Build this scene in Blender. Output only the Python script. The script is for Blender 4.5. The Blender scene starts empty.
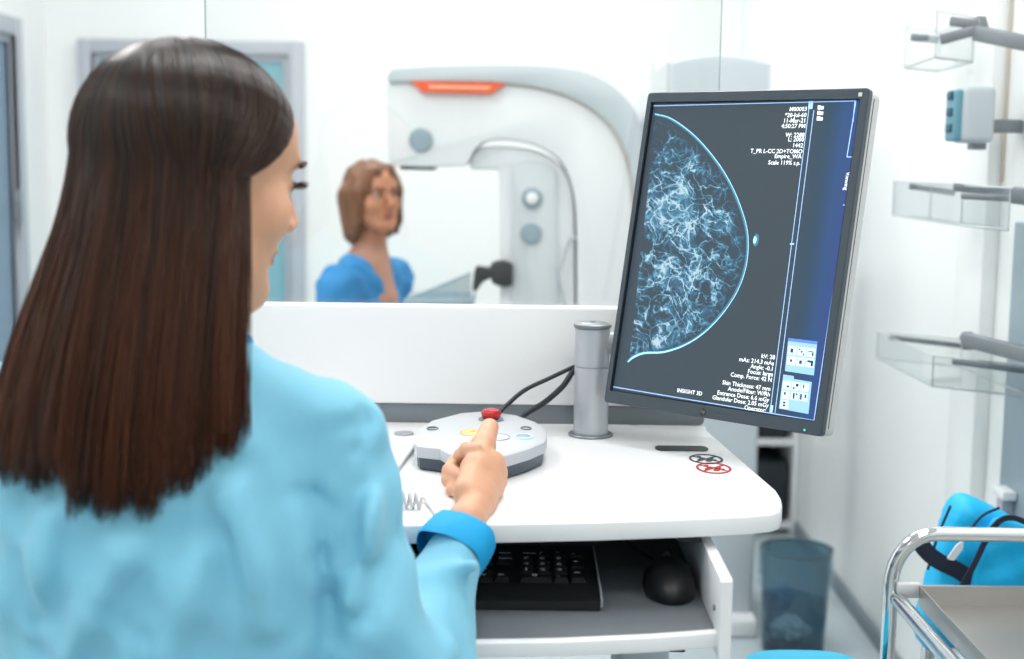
import bpy, bmesh, math, random
import numpy as np
from mathutils import Vector, Matrix
random.seed(7); rng = np.random.default_rng(7)
PI = math.pi
scn = bpy.context.scene
COL = scn.collection

# ---------------------------------------------------------------- camera maths (measuring the place from the photograph)
F = 1400.0; HZ = 150.0; CAMZ = 1.25
PITCH = math.atan((329.5-HZ)/F); ROLL = 0.0125
CR = Matrix.Rotation(PI/2-PITCH, 3, 'X') @ Matrix.Rotation(ROLL, 3, 'Z')
CAM = Vector((0, 0, CAMZ))
def ray(x, y): return CR @ Vector(((x-512)/F, (329.5-y)/F, -1))
def P(x, y, Y):
    d = ray(x, y); return CAM + d*(Y/d.y)
def G(x, y, z):
    d = ray(x, y); return CAM + d*((z-CAMZ)/d.z)
def V(*a): return Vector(a)

# ---------------------------------------------------------------- materials
def lin(c):
    return tuple(((v/255)/12.92 if v/255 <= .04045 else ((v/255+.055)/1.055)**2.4) for v in c)+(1,)
def mat(name, c, rough=.5, metal=0, noise=0, scale=20, bump=0, bscale=200, spec=.5, coat=0, emit=0, sss=0, sheen=0, stretch=None):
    m = bpy.data.materials.new(name); m.use_nodes = True
    nt = m.node_tree; b = nt.nodes['Principled BSDF']
    b.inputs['Base Color'].default_value = lin(c); b.inputs['Roughness'].default_value = rough
    b.inputs['Metallic'].default_value = metal; b.inputs['Specular IOR Level'].default_value = spec
    b.inputs['Coat Weight'].default_value = coat
    if sheen: b.inputs['Sheen Weight'].default_value = sheen
    if sss:
        b.inputs['Subsurface Weight'].default_value = sss; b.inputs['Subsurface Radius'].default_value = (.012, .005, .003)
        b.inputs['Subsurface Scale'].default_value = 1.0
    if emit:
        b.inputs['Emission Color'].default_value = lin(c); b.inputs['Emission Strength'].default_value = emit
    tc = nt.nodes.new('ShaderNodeTexCoord'); vec = tc.outputs['Object']
    if stretch:
        mp = nt.nodes.new('ShaderNodeMapping'); mp.inputs['Scale'].default_value = stretch
        nt.links.new(vec, mp.inputs[0]); vec = mp.outputs[0]
    n = nt.nodes.new('ShaderNodeTexNoise'); n.inputs['Scale'].default_value = scale; n.inputs['Detail'].default_value = 4
    nt.links.new(vec, n.inputs['Vector'])
    k = max(noise, .01)
    mr = nt.nodes.new('ShaderNodeMapRange'); mr.inputs['To Min'].default_value = 1-k; mr.inputs['To Max'].default_value = 1+k
    nt.links.new(n.outputs['Fac'], mr.inputs['Value'])
    mx = nt.nodes.new('ShaderNodeVectorMath'); mx.operation = 'SCALE'; mx.inputs[0].default_value = lin(c)[:3]
    nt.links.new(mr.outputs[0], mx.inputs['Scale']); nt.links.new(mx.outputs[0], b.inputs['Base Color'])
    if bump:
        n2 = nt.nodes.new('ShaderNodeTexNoise'); n2.inputs['Scale'].default_value = bscale; n2.inputs['Detail'].default_value = 3
        nt.links.new(vec, n2.inputs['Vector'])
        bp = nt.nodes.new('ShaderNodeBump'); bp.inputs['Strength'].default_value = bump; bp.inputs['Distance'].default_value = .004
        nt.links.new(n2.outputs['Fac'], bp.inputs['Height']); nt.links.new(bp.outputs[0], b.inputs['Normal'])
    return m
def glassmat(name, tint=(250, 252, 252), refl=.06, body=0.0, bodycol=(200, 205, 208), rough=.02):
    """clear sheet: transparent + a Fresnel reflection (+ a little of its own milky body)"""
    m = bpy.data.materials.new(name); m.use_nodes = True
    nt = m.node_tree; nt.nodes.clear()
    out = nt.nodes.new('ShaderNodeOutputMaterial'); t = nt.nodes.new('ShaderNodeBsdfTransparent'); t.inputs[0].default_value = lin(tint)
    g = nt.nodes.new('ShaderNodeBsdfGlossy'); g.inputs['Roughness'].default_value = rough; g.inputs[0].default_value = (1, 1, 1, 1)
    d = nt.nodes.new('ShaderNodeBsdfDiffuse'); d.inputs[0].default_value = lin(bodycol)
    m1 = nt.nodes.new('ShaderNodeMixShader'); m1.inputs[0].default_value = body
    nt.links.new(t.outputs[0], m1.inputs[1]); nt.links.new(d.outputs[0], m1.inputs[2])
    fr = nt.nodes.new('ShaderNodeLayerWeight'); fr.inputs[0].default_value = .5
    pw = nt.nodes.new('ShaderNodeMath'); pw.operation = 'POWER'; pw.inputs[1].default_value = 5; nt.links.new(fr.outputs['Facing'], pw.inputs[0])
    mu = nt.nodes.new('ShaderNodeMath'); mu.operation = 'MULTIPLY_ADD'; mu.inputs[1].default_value = .5; mu.inputs[2].default_value = refl
    nt.links.new(pw.outputs[0], mu.inputs[0])
    m2 = nt.nodes.new('ShaderNodeMixShader'); nt.links.new(mu.outputs[0], m2.inputs[0])
    nt.links.new(m1.outputs[0], m2.inputs[1]); nt.links.new(g.outputs[0], m2.inputs[2])
    nt.links.new(m2.outputs[0], out.inputs[0]); return m
M = dict(
 wall=mat('wall_paint', (238, 239, 238), .45, noise=.012, scale=3),
 wallr=mat('wall_panel_paint', (232, 234, 233), .35, noise=.015, scale=2),
 ceil=mat('ceiling_paint', (240, 240, 240), .8),
 floor=mat('floor_vinyl', (178, 190, 194), .25, noise=.04, scale=9, bump=.05),
 skirt=mat('skirting_grey', (120, 132, 140), .5),
 white=mat('white_laminate', (233, 233, 234), .38),
 whitepaint=mat('white_powder_coat', (232, 233, 234), .4),
 offwhite=mat('machine_white', (226, 227, 229), .4, noise=.02, scale=5),
 mgrey=mat('machine_grey', (186, 194, 199), .4, noise=.02, scale=5),
 mgrey2=mat('machine_panel_grey', (200, 204, 208), .45),
 mblue=mat('machine_blue_grey', (140, 158, 168), .4),
 orange=mat('orange_badge', (232, 84, 28), .4), paleorange=mat('pale_orange', (246, 170, 130), .5),
 tan=mat('tan_line', (204, 190, 174), .6),
 frame=mat('frame_grey', (176, 180, 188), .5),
 teal=mat('teal_glazing', (128, 178, 190), .15, noise=.15, scale=2),
 bluegrey=mat('bluegrey_glazing', (130, 150, 168), .2, noise=.1, scale=2),
 silver=mat('silver_paint', (178, 182, 187), .32, metal=.35),
 silver2=mat('silver_dark', (120, 126, 132), .35, metal=.35),
 dgrey=mat('dark_grey_plastic', (72, 78, 84), .4),
 bezel=mat('bezel_plastic', (56, 67, 76), .32, bump=.05, bscale=900),
 lip=mat('bezel_lip', (22, 26, 32), .3),
 shell=mat('monitor_shell', (205, 206, 206), .4),
 black=mat('black_plastic', (18, 20, 23), .42, bump=.05, bscale=700),
 keym=mat('key_plastic', (16, 18, 21), .6, spec=.25),
 legend=mat('key_legend', (225, 228, 230), .6),
 cable=mat('cable_rubber', (20, 30, 38), .5),
 mat_=mat('tray_mat', (104, 109, 114), .6, noise=.05, scale=60),
 ctl=mat('control_shell', (186, 189, 194), .38, bump=.03, bscale=900),
 ctlbase=mat('control_base', (64, 76, 88), .4),
 red=mat('red_plastic', (188, 4, 4), .22, coat=.4), redprint=mat('red_print', (178, 40, 34), .6),
 blackprint=mat('dark_print', (52, 60, 66), .6),
 yellow=mat('yellow_button', (236, 206, 118), .4), yline=mat('yellow_ring', (205, 170, 90), .4),
 cyanring=mat('cyan_ring', (190, 228, 238), .3, emit=.25),
 chrome=mat('chrome', (222, 224, 226), .09, metal=1), steel=mat('brushed_steel', (196, 192, 188), .28, metal=.9, stretch=(1, 30, 1), bump=.05),
 brk=mat('bracket_metal', (128, 134, 138), .4, metal=.4),
 bag=mat('bag_nylon', (0, 182, 238), .55, noise=.05, scale=30, bump=.3, bscale=60),
 bagdark=mat('bag_strap', (28, 38, 58), .7, bump=.2, bscale=300), tagw=mat('tag_white', (235, 238, 240), .6),
 seatb=mat('stool_vinyl', (0, 186, 226), .4), 
 coat=mat('coat_cloth', (126, 194, 219), .7, noise=.06, scale=9, bump=.6, bscale=14, sheen=.15, stretch=(1, 1, .6)),
 cuff=mat('cuff_cloth', (0, 160, 218), .7, noise=.04, bump=.2, bscale=60),
 gown=mat('gown_cloth', (36, 124, 184), .75, noise=.1, scale=12, bump=.5, bscale=18),
 trousers=mat('trouser_cloth', (70, 100, 130), .8),
 skin=mat('skin', (214, 160, 128), .48, noise=.06, scale=25, sss=.12, bump=.05, bscale=250),
 skin2=mat('skin_patient', (190, 128, 96), .5, noise=.06, scale=20, sss=.1),
 lips=mat('lips', (186, 96, 88), .4), lips2=mat('lips_b', (170, 92, 82), .4),
 eyew=mat('eye_white', (232, 230, 226), .2), iris=mat('iris', (52, 40, 34), .2),
 brow=mat('brow_hair', (62, 44, 34), .7), nail=mat('nail', (230, 214, 208), .25, coat=.3),
 bin=glassmat('bin_plastic', (200, 213, 220), .03, .10, (100, 125, 140), .2),
 liner=glassmat('bin_liner', (232, 242, 245), .03, .12, (150, 196, 214), .3),
 paper=mat('paper', (238, 240, 240), .8, bump=.5, bscale=40), binblue=mat('blue_waste', (40, 140, 185), .7),
 glass=glassmat('shield_glass', (251, 252, 251), .03, .0), gedge=mat('glass_edge', (150, 168, 168), .3),
 acryl=glassmat('acrylic', (250, 251, 251), .04, .02, (225, 228, 228)), acedge=mat('acrylic_edge', (176, 186, 186), .3),
 darkbox=mat('dark_crate', (30, 38, 44), .6), device=mat('device_body', (182, 190, 194), .45),
 teal2=mat('device_teal', (96, 146, 162), .45), tealdark=mat('device_button', (40, 84, 104), .5),
 lamp=mat('lamp_diffuser', (255, 255, 255), .5, emit=1.0), rubber=mat('rubber', (45, 47, 50), .7),
 clearp=glassmat('paddle_plastic', (225, 232, 235), .06, .1), cord=mat('white_cord', (205, 207, 210), .5),
 s_line=mat('screen_line', (150, 190, 240), .5, emit=1), s_white=mat('screen_text', (225, 232, 238), .5, emit=1),
 s_panel=mat('screen_toolpanel', (128, 168, 228), .5, emit=1), s_icon=mat('screen_icon', (190, 212, 236), .5, emit=1),
 s_dark=mat('screen_iconmark', (30, 60, 80), .5, emit=.5), s_head=mat('screen_panelhead', (80, 110, 205), .5, emit=1),
 led=mat('green_led', (60, 190, 160), .4, emit=1), logo=mat('logo_grey', (120, 130, 138), .4),
)
for k in ('s_line', 's_white', 's_panel', 's_icon', 's_dark', 's_head'):
    M[k].node_tree.nodes['Principled BSDF'].inputs['Roughness'].default_value = .6

# ---------------------------------------------------------------- object helpers
def link(o, parent=None):
    COL.objects.link(o)
    if parent:
        bpy.context.view_layer.update(); o.parent = parent
    return o
def tag(o, label, cat, group=None, kind=None):
    o['label'] = label; o['category'] = cat
    if group: o['group'] = group
    if kind: o['kind'] = kind
    return o
def empty(name, loc, label, cat, group=None, rot=None):
    o = bpy.data.objects.new(name, None); o.empty_display_size = .05; COL.objects.link(o)
    o.matrix_world = Matrix.LocRotScale(Vector(loc), rot.to_quaternion() if rot else None, None)
    return tag(o, label, cat, group)
def ob(name, verts, faces, m, parent=None, smooth=True, world=True, angle=35, label=None):
    """mesh from WORLD coordinates; re-expressed in the parent's space"""
    me = bpy.data.meshes.new(name)
    if parent and world:
        inv = absmat(parent).inverted(); verts = [inv @ Vector(v) for v in verts]
    me.from_pydata([tuple(v) for v in verts], [], [tuple(f) for f in faces]); me.update()
    o = bpy.data.objects.new(name, me); COL.objects.link(o)
    if parent: o.parent = parent
    ms = m if isinstance(m, (list, tuple)) else [m]
    for mm in ms: me.materials.append(mm)
    if smooth:
        for p in me.polygons: p.use_smooth = True
        if angle: me.set_sharp_from_angle(angle=math.radians(angle))
    if label: o['label'] = label
    return o
def absmat(o):
    m = o.matrix_basis.copy()
    while o.parent:
        o = o.parent; m = o.matrix_basis @ m
    return m
class MB:
    def __init__(s): s.bm = bmesh.new()
    def _add(s, verts, faces):
        vs = [s.bm.verts.new(v) for v in verts]
        for f in faces:
            try: s.bm.faces.new([vs[i] for i in f])
            except ValueError: pass
        return vs
    def box(s, c, size, M3=None, bev=0, seg=2):
        t = bmesh.new(); bmesh.ops.create_cube(t, size=1)
        for v in t.verts: v.co = Vector((v.co.x*size[0], v.co.y*size[1], v.co.z*size[2]))
        if bev: bmesh.ops.bevel(t, geom=t.edges[:], offset=bev, segments=seg, affect='EDGES', profile=.5)
        s.merge(t, c, M3); return s
    def merge(s, t, c=(0, 0, 0), M3=None):
        c = Vector(c); t.verts.ensure_lookup_table(); t.verts.index_update()
        vs = [((M3 @ v.co) if M3 else v.co)+c for v in t.verts]
        s._add(vs, [[v.index for v in f.verts] for f in t.faces]); t.free()
    def bb(s, lo, hi, bev=0, seg=2):
        lo, hi = Vector(lo), Vector(hi); return s.box((lo+hi)/2, hi-lo, None, bev, seg)
    def tube(s, pts, r, n=12, cap=True, closed=False):
        pts = [Vector(p) for p in pts]; N = len(pts)
        rs = r if isinstance(r, (list, tuple)) else [r]*N
        rings = []; up = None
        for i, p in enumerate(pts):
            if closed: d = pts[(i+1) % N]-pts[i-1]
            else: d = pts[min(i+1, N-1)]-pts[max(i-1, 0)]
            d.normalize()
            if up is None:
                up = d.orthogonal().normalized()
            up = (up-d*up.dot(d)).normalized(); w = d.cross(up)
            rings.append([p+(up*math.cos(2*PI*k/n)+w*math.sin(2*PI*k/n))*rs[i] for k in range(n)])
        vs = [v for r_ in rings for v in r_]; fs = []
        for i in range(N if closed else N-1):
            j = (i+1) % N
            for k in range(n): fs.append([i*n+k, i*n+(k+1) % n, j*n+(k+1) % n, j*n+k])
        if cap and not closed: fs += [list(range(n))[::-1], [(N-1)*n+k for k in range(n)]]
        s._add(vs, fs); return s
    def lathe(s, c, prof, n=32, M3=None, sx=1, sy=1):
        vs = []; fs = []
        for (r, z) in prof:
            for k in range(n):
                v = Vector((sx*r*math.cos(2*PI*k/n), sy*r*math.sin(2*PI*k/n), z)); vs.append(((M3 @ v) if M3 else v)+Vector(c))
        for i in range(len(prof)-1):
            for k in range(n): fs.append([i*n+k, i*n+(k+1) % n, (i+1)*n+(k+1) % n, (i+1)*n+k])
        if prof[0] == prof[-1]: s._add(vs, fs); return s
        if prof[0][0] > 1e-5: fs.append(list(range(n))[::-1])
        if prof[-1][0] > 1e-5: fs.append([(len(prof)-1)*n+k for k in range(n)])
        s._add(vs, fs); return s
    def prism(s, pts, off, bev=0, seg=2):
        """closed outline pts (world) extruded by vector off"""
        t = bmesh.new(); off = Vector(off)
        a = [t.verts.new(Vector(p)) for p in pts]; b = [t.verts.new(Vector(p)+off) for p in pts]
        t.faces.new(a[::-1]); t.faces.new(b); n = len(pts)
        for i in range(n): t.faces.new([a[i], a[(i+1) % n], b[(i+1) % n], b[i]])
        bmesh.ops.recalc_face_normals(t, faces=t.faces[:])
        if bev:
            es = [e for e in t.edges if len(e.link_faces) == 2 and any(len(f.verts) > 4 for f in e.link_faces)]
            bmesh.ops.bevel(t, geom=es, offset=bev, segments=seg, affect='EDGES', profile=.5)
        s.merge(t); return s
    def build(s, name, m, parent=None, smooth=True, label=None, angle=35):
        bmesh.ops.remove_doubles(s.bm, verts=s.bm.verts[:], dist=1e-6)
        bmesh.ops.recalc_face_normals(s.bm, faces=s.bm.faces[:])
        s.bm.verts.index_update()
        o = ob(name, [v.co.copy() for v in s.bm.verts], [[v.index for v in f.verts] for f in s.bm.faces], m, parent, smooth, True, angle, label)
        s.bm.free(); return o
def rounded(pts, r, n=5):
    """round the corners of a closed outline"""
    out = []; N = len(pts); pts = [Vector(p) for p in pts]
    for i, p in enumerate(pts):
        a = pts[i-1]-p; b = pts[(i+1) % N]-p; q = min(r, a.length*.45, b.length*.45)
        a = p+a.normalized()*q; b = p+b.normalized()*q
        for k in range(n+1):
            t = k/n; out.append(a*(1-t)**2+p*2*t*(1-t)+b*t*t)
    return out
def smoothpath(pts, n=8, closed=False):
    pts = [Vector(p) for p in pts]; N = len(pts); out = []
    rg = range(N if closed else N-1)
    for i in rg:
        p0 = pts[(i-1) % N] if (closed or i > 0) else pts[0]*2-pts[1]
        p1 = pts[i]; p2 = pts[(i+1) % N]; p3 = pts[(i+2) % N] if (closed or i+2 < N) else p2*2-p1
        for k in range(n):
            t = k/n
            out.append(.5*((2*p1)+(p2-p0)*t+(2*p0-5*p1+4*p2-p3)*t*t+(-p0+3*p1-3*p2+p3)*t**3))
    if not closed: out.append(pts[-1])
    return out
def struct(name, m, mb, parent=None):
    o = mb.build(name, m, parent)
    if not parent: o['kind'] = 'structure'
    return o

# ---------------------------------------------------------------- distance-field modelling (organic shapes)
def A3(v): return np.array(tuple(v), dtype=np.float32)
class SDF:
    def __init__(s): s.items = []
    def cone(s, a, b, r1, r2, k=.01): s.items.append(('c', A3(a), A3(b), r1, r2, k)); return s
    def ell(s, c, r, R=None, k=.01):
        s.items.append(('e', A3(c), np.array(r, dtype=np.float32), None if R is None else np.array([list(x) for x in R], dtype=np.float32), k)); return s
    def sub(s, c, r, R=None, k=.01):
        s.items.append(('s', A3(c), np.array(r, dtype=np.float32), None if R is None else np.array([list(x) for x in R], dtype=np.float32), k)); return s
    def fn(s, f): s.items.append(('f', f)); return s
    def ev(s, X, Y, Z):
        D = np.full(X.shape, 1e3, dtype=np.float32)
        for it in s.items:
            if it[0] == 'c':
                _, a, b, r1, r2, k = it; ab = b-a; L = float(ab@ab)+1e-12
                px, py, pz = X-a[0], Y-a[1], Z-a[2]
                t = np.clip((px*ab[0]+py*ab[1]+pz*ab[2])/L, 0, 1)
                d = np.sqrt((px-t*ab[0])**2+(py-t*ab[1])**2+(pz-t*ab[2])**2)-(r1+(r2-r1)*t)
            elif it[0] in 'es':
                _, c, r, R, k = it
                px, py, pz = X-c[0], Y-c[1], Z-c[2]
                if R is not None:   # R columns = local axes
                    px, py, pz = (px*R[0, 0]+py*R[1, 0]+pz*R[2, 0], px*R[0, 1]+py*R[1, 1]+pz*R[2, 1], px*R[0, 2]+py*R[1, 2]+pz*R[2, 2])
                k0 = np.sqrt((px/r[0])**2+(py/r[1])**2+(pz/r[2])**2)
                k1 = np.sqrt((px/r[0]**2)**2+(py/r[1]**2)**2+(pz/r[2]**2)**2)+1e-6
                d = k0*(k0-1)/k1
            else:
                D = it[1](X, Y, Z, D); continue
            if it[0] == 's':
                h = np.clip(.5-.5*(D+d)/k, 0, 1); D = D*(1-h)-d*h+k*h*(1-h)
            else:
                h = np.clip(.5+.5*(D-d)/k, 0, 1); D = d*h+D*(1-h)-k*h*(1-h)
        return D
    def mesh(s, lo, hi, h):
        lo = np.array(lo, dtype=np.float32); hi = np.array(hi, dtype=np.float32)
        n = np.ceil((hi-lo)/h).astype(int)+1
        ax = [lo[i]+h*np.arange(n[i], dtype=np.float32) for i in range(3)]
        X, Y, Z = np.meshgrid(*ax, indexing='ij')
        D = s.ev(X, Y, Z)
        D[0] = D[-1] = abs(h); D[:, 0] = D[:, -1] = abs(h); D[:, :, 0] = D[:, :, -1] = abs(h)
        ins = D < 0
        c = [ins[i:n[0]-1+i, j:n[1]-1+j, k:n[2]-1+k] for i in (0, 1) for j in (0, 1) for k in (0, 1)]
        alls = c[0].copy(); anys = c[0].copy()
        for q in c[1:]: alls &= q; anys |= q
        act = np.argwhere(anys & ~alls)
        idx = np.full(tuple(n-1), -1, dtype=np.int64); idx[tuple(act.T)] = np.arange(len(act))
        acc = np.zeros((len(act), 3)); cnt = np.zeros(len(act))
        cor = [(i, j, k) for i in (0, 1) for j in (0, 1) for k in (0, 1)]
        for a in range(8):
            for b in range(a+1, 8):
                if sum(abs(cor[a][q]-cor[b][q]) for q in range(3)) != 1: continue
                da = D[tuple((act+cor[a]).T)]; db = D[tuple((act+cor[b]).T)]
                m = (da < 0) != (db < 0); t = np.where(m, da/np.where(m, da-db, 1), 0)
                pt = np.array(cor[a])+(np.array(cor[b])-np.array(cor[a]))*t[:, None]
                acc += np.where(m[:, None], pt, 0); cnt += m
        verts = lo+h*(act+acc/np.maximum(cnt, 1)[:, None])
        faces = []
        for d in range(3):
            sl = [slice(1, n[q]-1) for q in range(3)]; sl2 = list(sl); sl[d] = slice(0, n[d]-1); sl2[d] = slice(1, n[d])
            a = ins[tuple(sl)]; b = ins[tuple(sl2)]
            e = np.argwhere(a != b); off = np.array([s_.start for s_ in sl]); e = e+off
            u, v = (d+1) % 3, (d+2) % 3
            du = np.eye(3, dtype=int)[u]; dv = np.eye(3, dtype=int)[v]
            q = np.stack([idx[tuple(x.T)] for x in (e-du-dv, e-dv, e, e-du)], 1)
            flip = ~ins[tuple(e.T)]
            q[flip] = q[flip][:, ::-1]
            faces.append(q)
        faces = np.concatenate(faces); faces = faces[(faces >= 0).all(1)]
        return verts, faces
def npmesh(name, parts, mats, parent=None, matfn=None, angle=None):
    vs = []; fs = []; o0 = 0
    for v, f in parts: vs.append(v); fs.append(f+o0); o0 += len(v)
    v = np.concatenate(vs); f = np.concatenate(fs)
    if parent is not None:
        inv = np.array([list(r) for r in absmat(parent).inverted()]); wv = v; v = v@inv[:3, :3].T+inv[:3, 3]
    else: wv = v
    me = bpy.data.meshes.new(name)
    k = f.shape[1]
    me.vertices.add(len(v)); me.vertices.foreach_set('co', v.astype(np.float32).ravel())
    me.loops.add(len(f)*k); me.loops.foreach_set('vertex_index', f.astype(np.int32).ravel())
    me.polygons.add(len(f)); me.polygons.foreach_set('loop_start', np.arange(0, len(f)*k, k, dtype=np.int32))
    me.polygons.foreach_set('use_smooth', np.ones(len(f), dtype=bool))
    for m in mats: me.materials.append(m)
    if matfn is not None:
        c = wv[f].mean(1); me.polygons.foreach_set('material_index', matfn(c).astype(np.int32))
    me.update(calc_edges=True); me.validate()
    o = bpy.data.objects.new(name, me); COL.objects.link(o)
    if parent is not None: o.parent = parent
    return o
LAMP = 13.5; EXPO = 0.0

# ================================================================ THE ROOM
XL, XR, YF, YB, ZC = -1.98, .95, -3.2, 6.0, 2.7
struct('floor', M['floor'], MB().bb((XL-.1, YF-.1, -.1), (XR+.1, YB+.1, 0)))
struct('ceiling', M['ceil'], MB().bb((XL-.1, YF-.1, ZC), (XR+.1, YB+.1, ZC+.1)))
struct('wall_back', M['wall'], MB().bb((XL-.1, YB, 0), (XR+.1, YB+.1, ZC)))
struct('wall_right', M['wallr'], MB().bb((XR, YF, 0), (XR+.1, YB, ZC)))
struct('wall_left', M['wall'], MB().bb((XL-.1, YF, 0), (XL, YB, ZC)))
struct('wall_front', M['wall'], MB().bb((XL-.1, YF-.1, 0), (XR+.1, YF, ZC)))
struct('baseboard_right', M['skirt'], MB().bb((XR-.012, YF, 0), (XR, YB, .045), .002))
struct('baseboard_back', M['skirt'], MB().bb((XL, YB-.012, 0), (XR-.012, YB, .045), .002))
struct('baseboard_left', M['skirt'], MB().bb((XL, YF, 0), (XL+.012, YB-.012, .045), .002))
# glazed door in the back wall
a, b = P(78, 39, YB-.03), P(303, 41, YB-.03)
def doorset(name, u0, u1, top, mk, mf, mg, fw=.06):
    mb = MB()
    for lo, hi in (((u0, 0), (u0+fw, top)), ((u1-fw, 0), (u1, top)), ((u0+fw, top-fw), (u1-fw, top))):
        mb.bb(*mk(lo, hi, .05), .004)
    d = mb.build(name, mf); d['kind'] = 'structure'
    mb = MB(); w = .022; i0, i1, t = u0+fw+.004, u1-fw-.004, top-fw-.004
    for lo, hi in (((i0, .01), (i0+w, t)), ((i1-w, .01), (i1, t)), ((i0+w, t-w), (i1-w, t)), ((i0+w, .01), (i1-w, .12))):
        mb.bb(*mk(lo, hi, .03), .003)
    mb.build('door_leaf', M['frame'], d)
    MB().bb(*mk((i0+w, .12), (i1-w, t-w), .015)).build('door_glazing', mg, d)
    MB().bb(*mk((i1-w+.008, .95), (i1-.008, 1.07), .055), .004).build('door_handle', M['brk'], d)
    return d
def mkb(lo, hi, d): return (lo[0], YB-d, lo[1]), (hi[0], YB, hi[1])
doorset('door_1', a.x, b.x, a.z, mkb, M['frame'], M['teal'], .058)
def mkl(lo, hi, d): return (XL, lo[0], lo[1]), (XL+d, hi[0], hi[1])
doorset('door_2', 4.55, 5.58, 1.735, mkl, M['frame'], M['bluegrey'], .07)
# trunking on the right wall
tr = struct('trim_1', M['wall'], MB().bb((XR-.03, 2.74, .0), (XR, 2.90, ZC), .003))
struct('trim_2', M['tan'], MB().bb((XR-.004, 2.731, 1.2), (XR, 2.737, ZC)))
# ceiling lamps (light of the room)
def lamp(x, y, sx, sy, e):
    t = empty('ceiling_light', (x, y, ZC), 'square white ceiling light panel', 'light', 'ceiling light panels')
    MB().bb((x-sx/2-.02, y-sy/2-.02, ZC-.02), (x+sx/2+.02, y+sy/2+.02, ZC-.001), .003).build('lamp_frame', M['whitepaint'], t)
    m = M['lamp']
    MB().bb((x-sx/2, y-sy/2, ZC-.024), (x+sx/2, y+sy/2, ZC-.0205)).build('lamp_diffuser', m, t)
    l = bpy.data.lights.new('ceiling_lamp', 'AREA'); l.shape = 'RECTANGLE'; l.size = sx; l.size_y = sy; l.energy = e; l.color = (1, .99, .975)
    o = bpy.data.objects.new('ceiling_lamp', l); COL.objects.link(o); o.location = (x, y, ZC-.03)
for x, y, e in ((-1.2, -1.9, .35), (.3, -1.6, .4), (-1.3, .3, .9), (.25, .1, .9), (-1.15, 2.4, 1.4), (.25, 1.75, 1.0), (.3, 3.3, 1.1), (-1.15, 4.1, 1.45), (-.1, 4.9, 1.45)):
    lamp(x, y, .6, .6, e*LAMP)

# ---- cabinet at the far end of the right wall
t = empty('storage_cabinet', (.77, 4.62, 0), 'white open cabinet with dark crates at the far end of the right wall', 'cabinet')
x0, x1, y0, y1, h = .60, .948, 4.5, 4.85, .86
mb = MB(); mb.bb((x0, y0, .0), (x0+.02, y1, h), .002); mb.bb((x1-.02, y0, 0), (x1, y1, h), .002); mb.bb((x0+.02, y1-.01, 0), (x1-.02, y1, h)); mb.bb((x0-.003, y0-.004, h), (x1, y1, h+.02), .003)
mb.build('carcass', M['whitepaint'], t)
for z in (.02, .30, .56): MB().bb((x0+.02, y0+.002, z), (x1-.02, y1-.01, z+.02), .002).build('shelf', M['whitepaint'], t)
for i, (z, hh, lb) in enumerate(((.04, .2, 'dark crate on the bottom shelf of the white cabinet'), (.32, .19, 'dark crate on the middle shelf of the white cabinet'), (.58, .2, 'dark crate on the top shelf of the white cabinet'))):
    c = MB().bb((x0+.03, y0+.015, z), (x1-.035, y1-.04, z+hh), .012).build('storage_crate', M['darkbox'])
    tag(c, lb, 'crate', 'dark crates in the far cabinet')
    MB().bb(((x0+x1)/2-.04, y0+.004, z+hh*.55), ((x0+x1)/2+.04, y0+.015, z+hh*.75), .004).build('crate_handle', M['mblue'], c)

# ---- waste basket
bc = G(788, 641, 0); bc = V(bc.x, 3.43, 0); R0, R1, H = .078, .088, .262
t = empty('waste_basket', bc, 'see-through smoky round waste basket on the floor by the right wall', 'waste basket')
MB().lathe(bc, [(R0-.004, .004), (R0, .001), (R1, H), (R1-.003, H), (R0-.003, .006), (0, .006)], 40).build('basket_wall', M['bin'], t)
MB().tube([bc+V(R1*math.cos(k*PI/20), R1*math.sin(k*PI/20), H) for k in range(40)], .0035, 8, closed=True).build('basket_rim', M['darkbox'], t)
lv = []
mb = MB(); n = 48; vs = []; fs = []
prof = [(R1+.004, H-.085), (R1+.005, H-.03), (R1+.004, H+.004), (R1-.006, H), (R1-.012, H-.08), (R0-.014, .05), (.03, .012)]
for i, (r, z) in enumerate(prof):
    for k in range(n):
        w = .006*math.sin(7*2*PI*k/n+i)*(.3 if 0 < i < 4 else 1)+.003*math.sin(17*2*PI*k/n)
        rr = r+(w if i > 3 else w*.25); zz = z+(.012*math.sin(3*2*PI*k/n+1) if i == 0 else 0)
        vs.append(bc+V(rr*math.cos(2*PI*k/n), rr*math.sin(2*PI*k/n), zz))
for i in range(len(prof)-1):
    for k in range(n): fs.append([i*n+k, i*n+(k+1) % n, (i+1)*n+(k+1) % n, (i+1)*n+k])
mb._add(vs, fs); mb.build('bin_liner', M['liner'], t)
def crumple(name, c, r, m, lb, sq=.7):
    bm = bmesh.new(); bmesh.ops.create_icosphere(bm, subdivisions=3, radius=r)
    for v in bm.verts:
        q = v.co.normalized()*9; v.co *= .82+.22*math.sin(q.x*1.3+q.y)*math.cos(q.z*1.7)+.08*math.sin(q.y*4+q.z*3); v.co.z *= sq
    mb = MB(); mb.merge(bm, c); return tag(mb.build(name, m), lb, 'waste', 'rubbish in the waste basket')
crumple('crumpled_paper', bc+V(-.012, -.02, .062), .052, M['paper'], 'crumpled white paper at the bottom of the waste basket')
crumple('blue_glove', bc+V(-.03, .02, .135), .036, M['binblue'], 'crumpled blue glove inside the waste basket, above the paper', 1.3)

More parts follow.
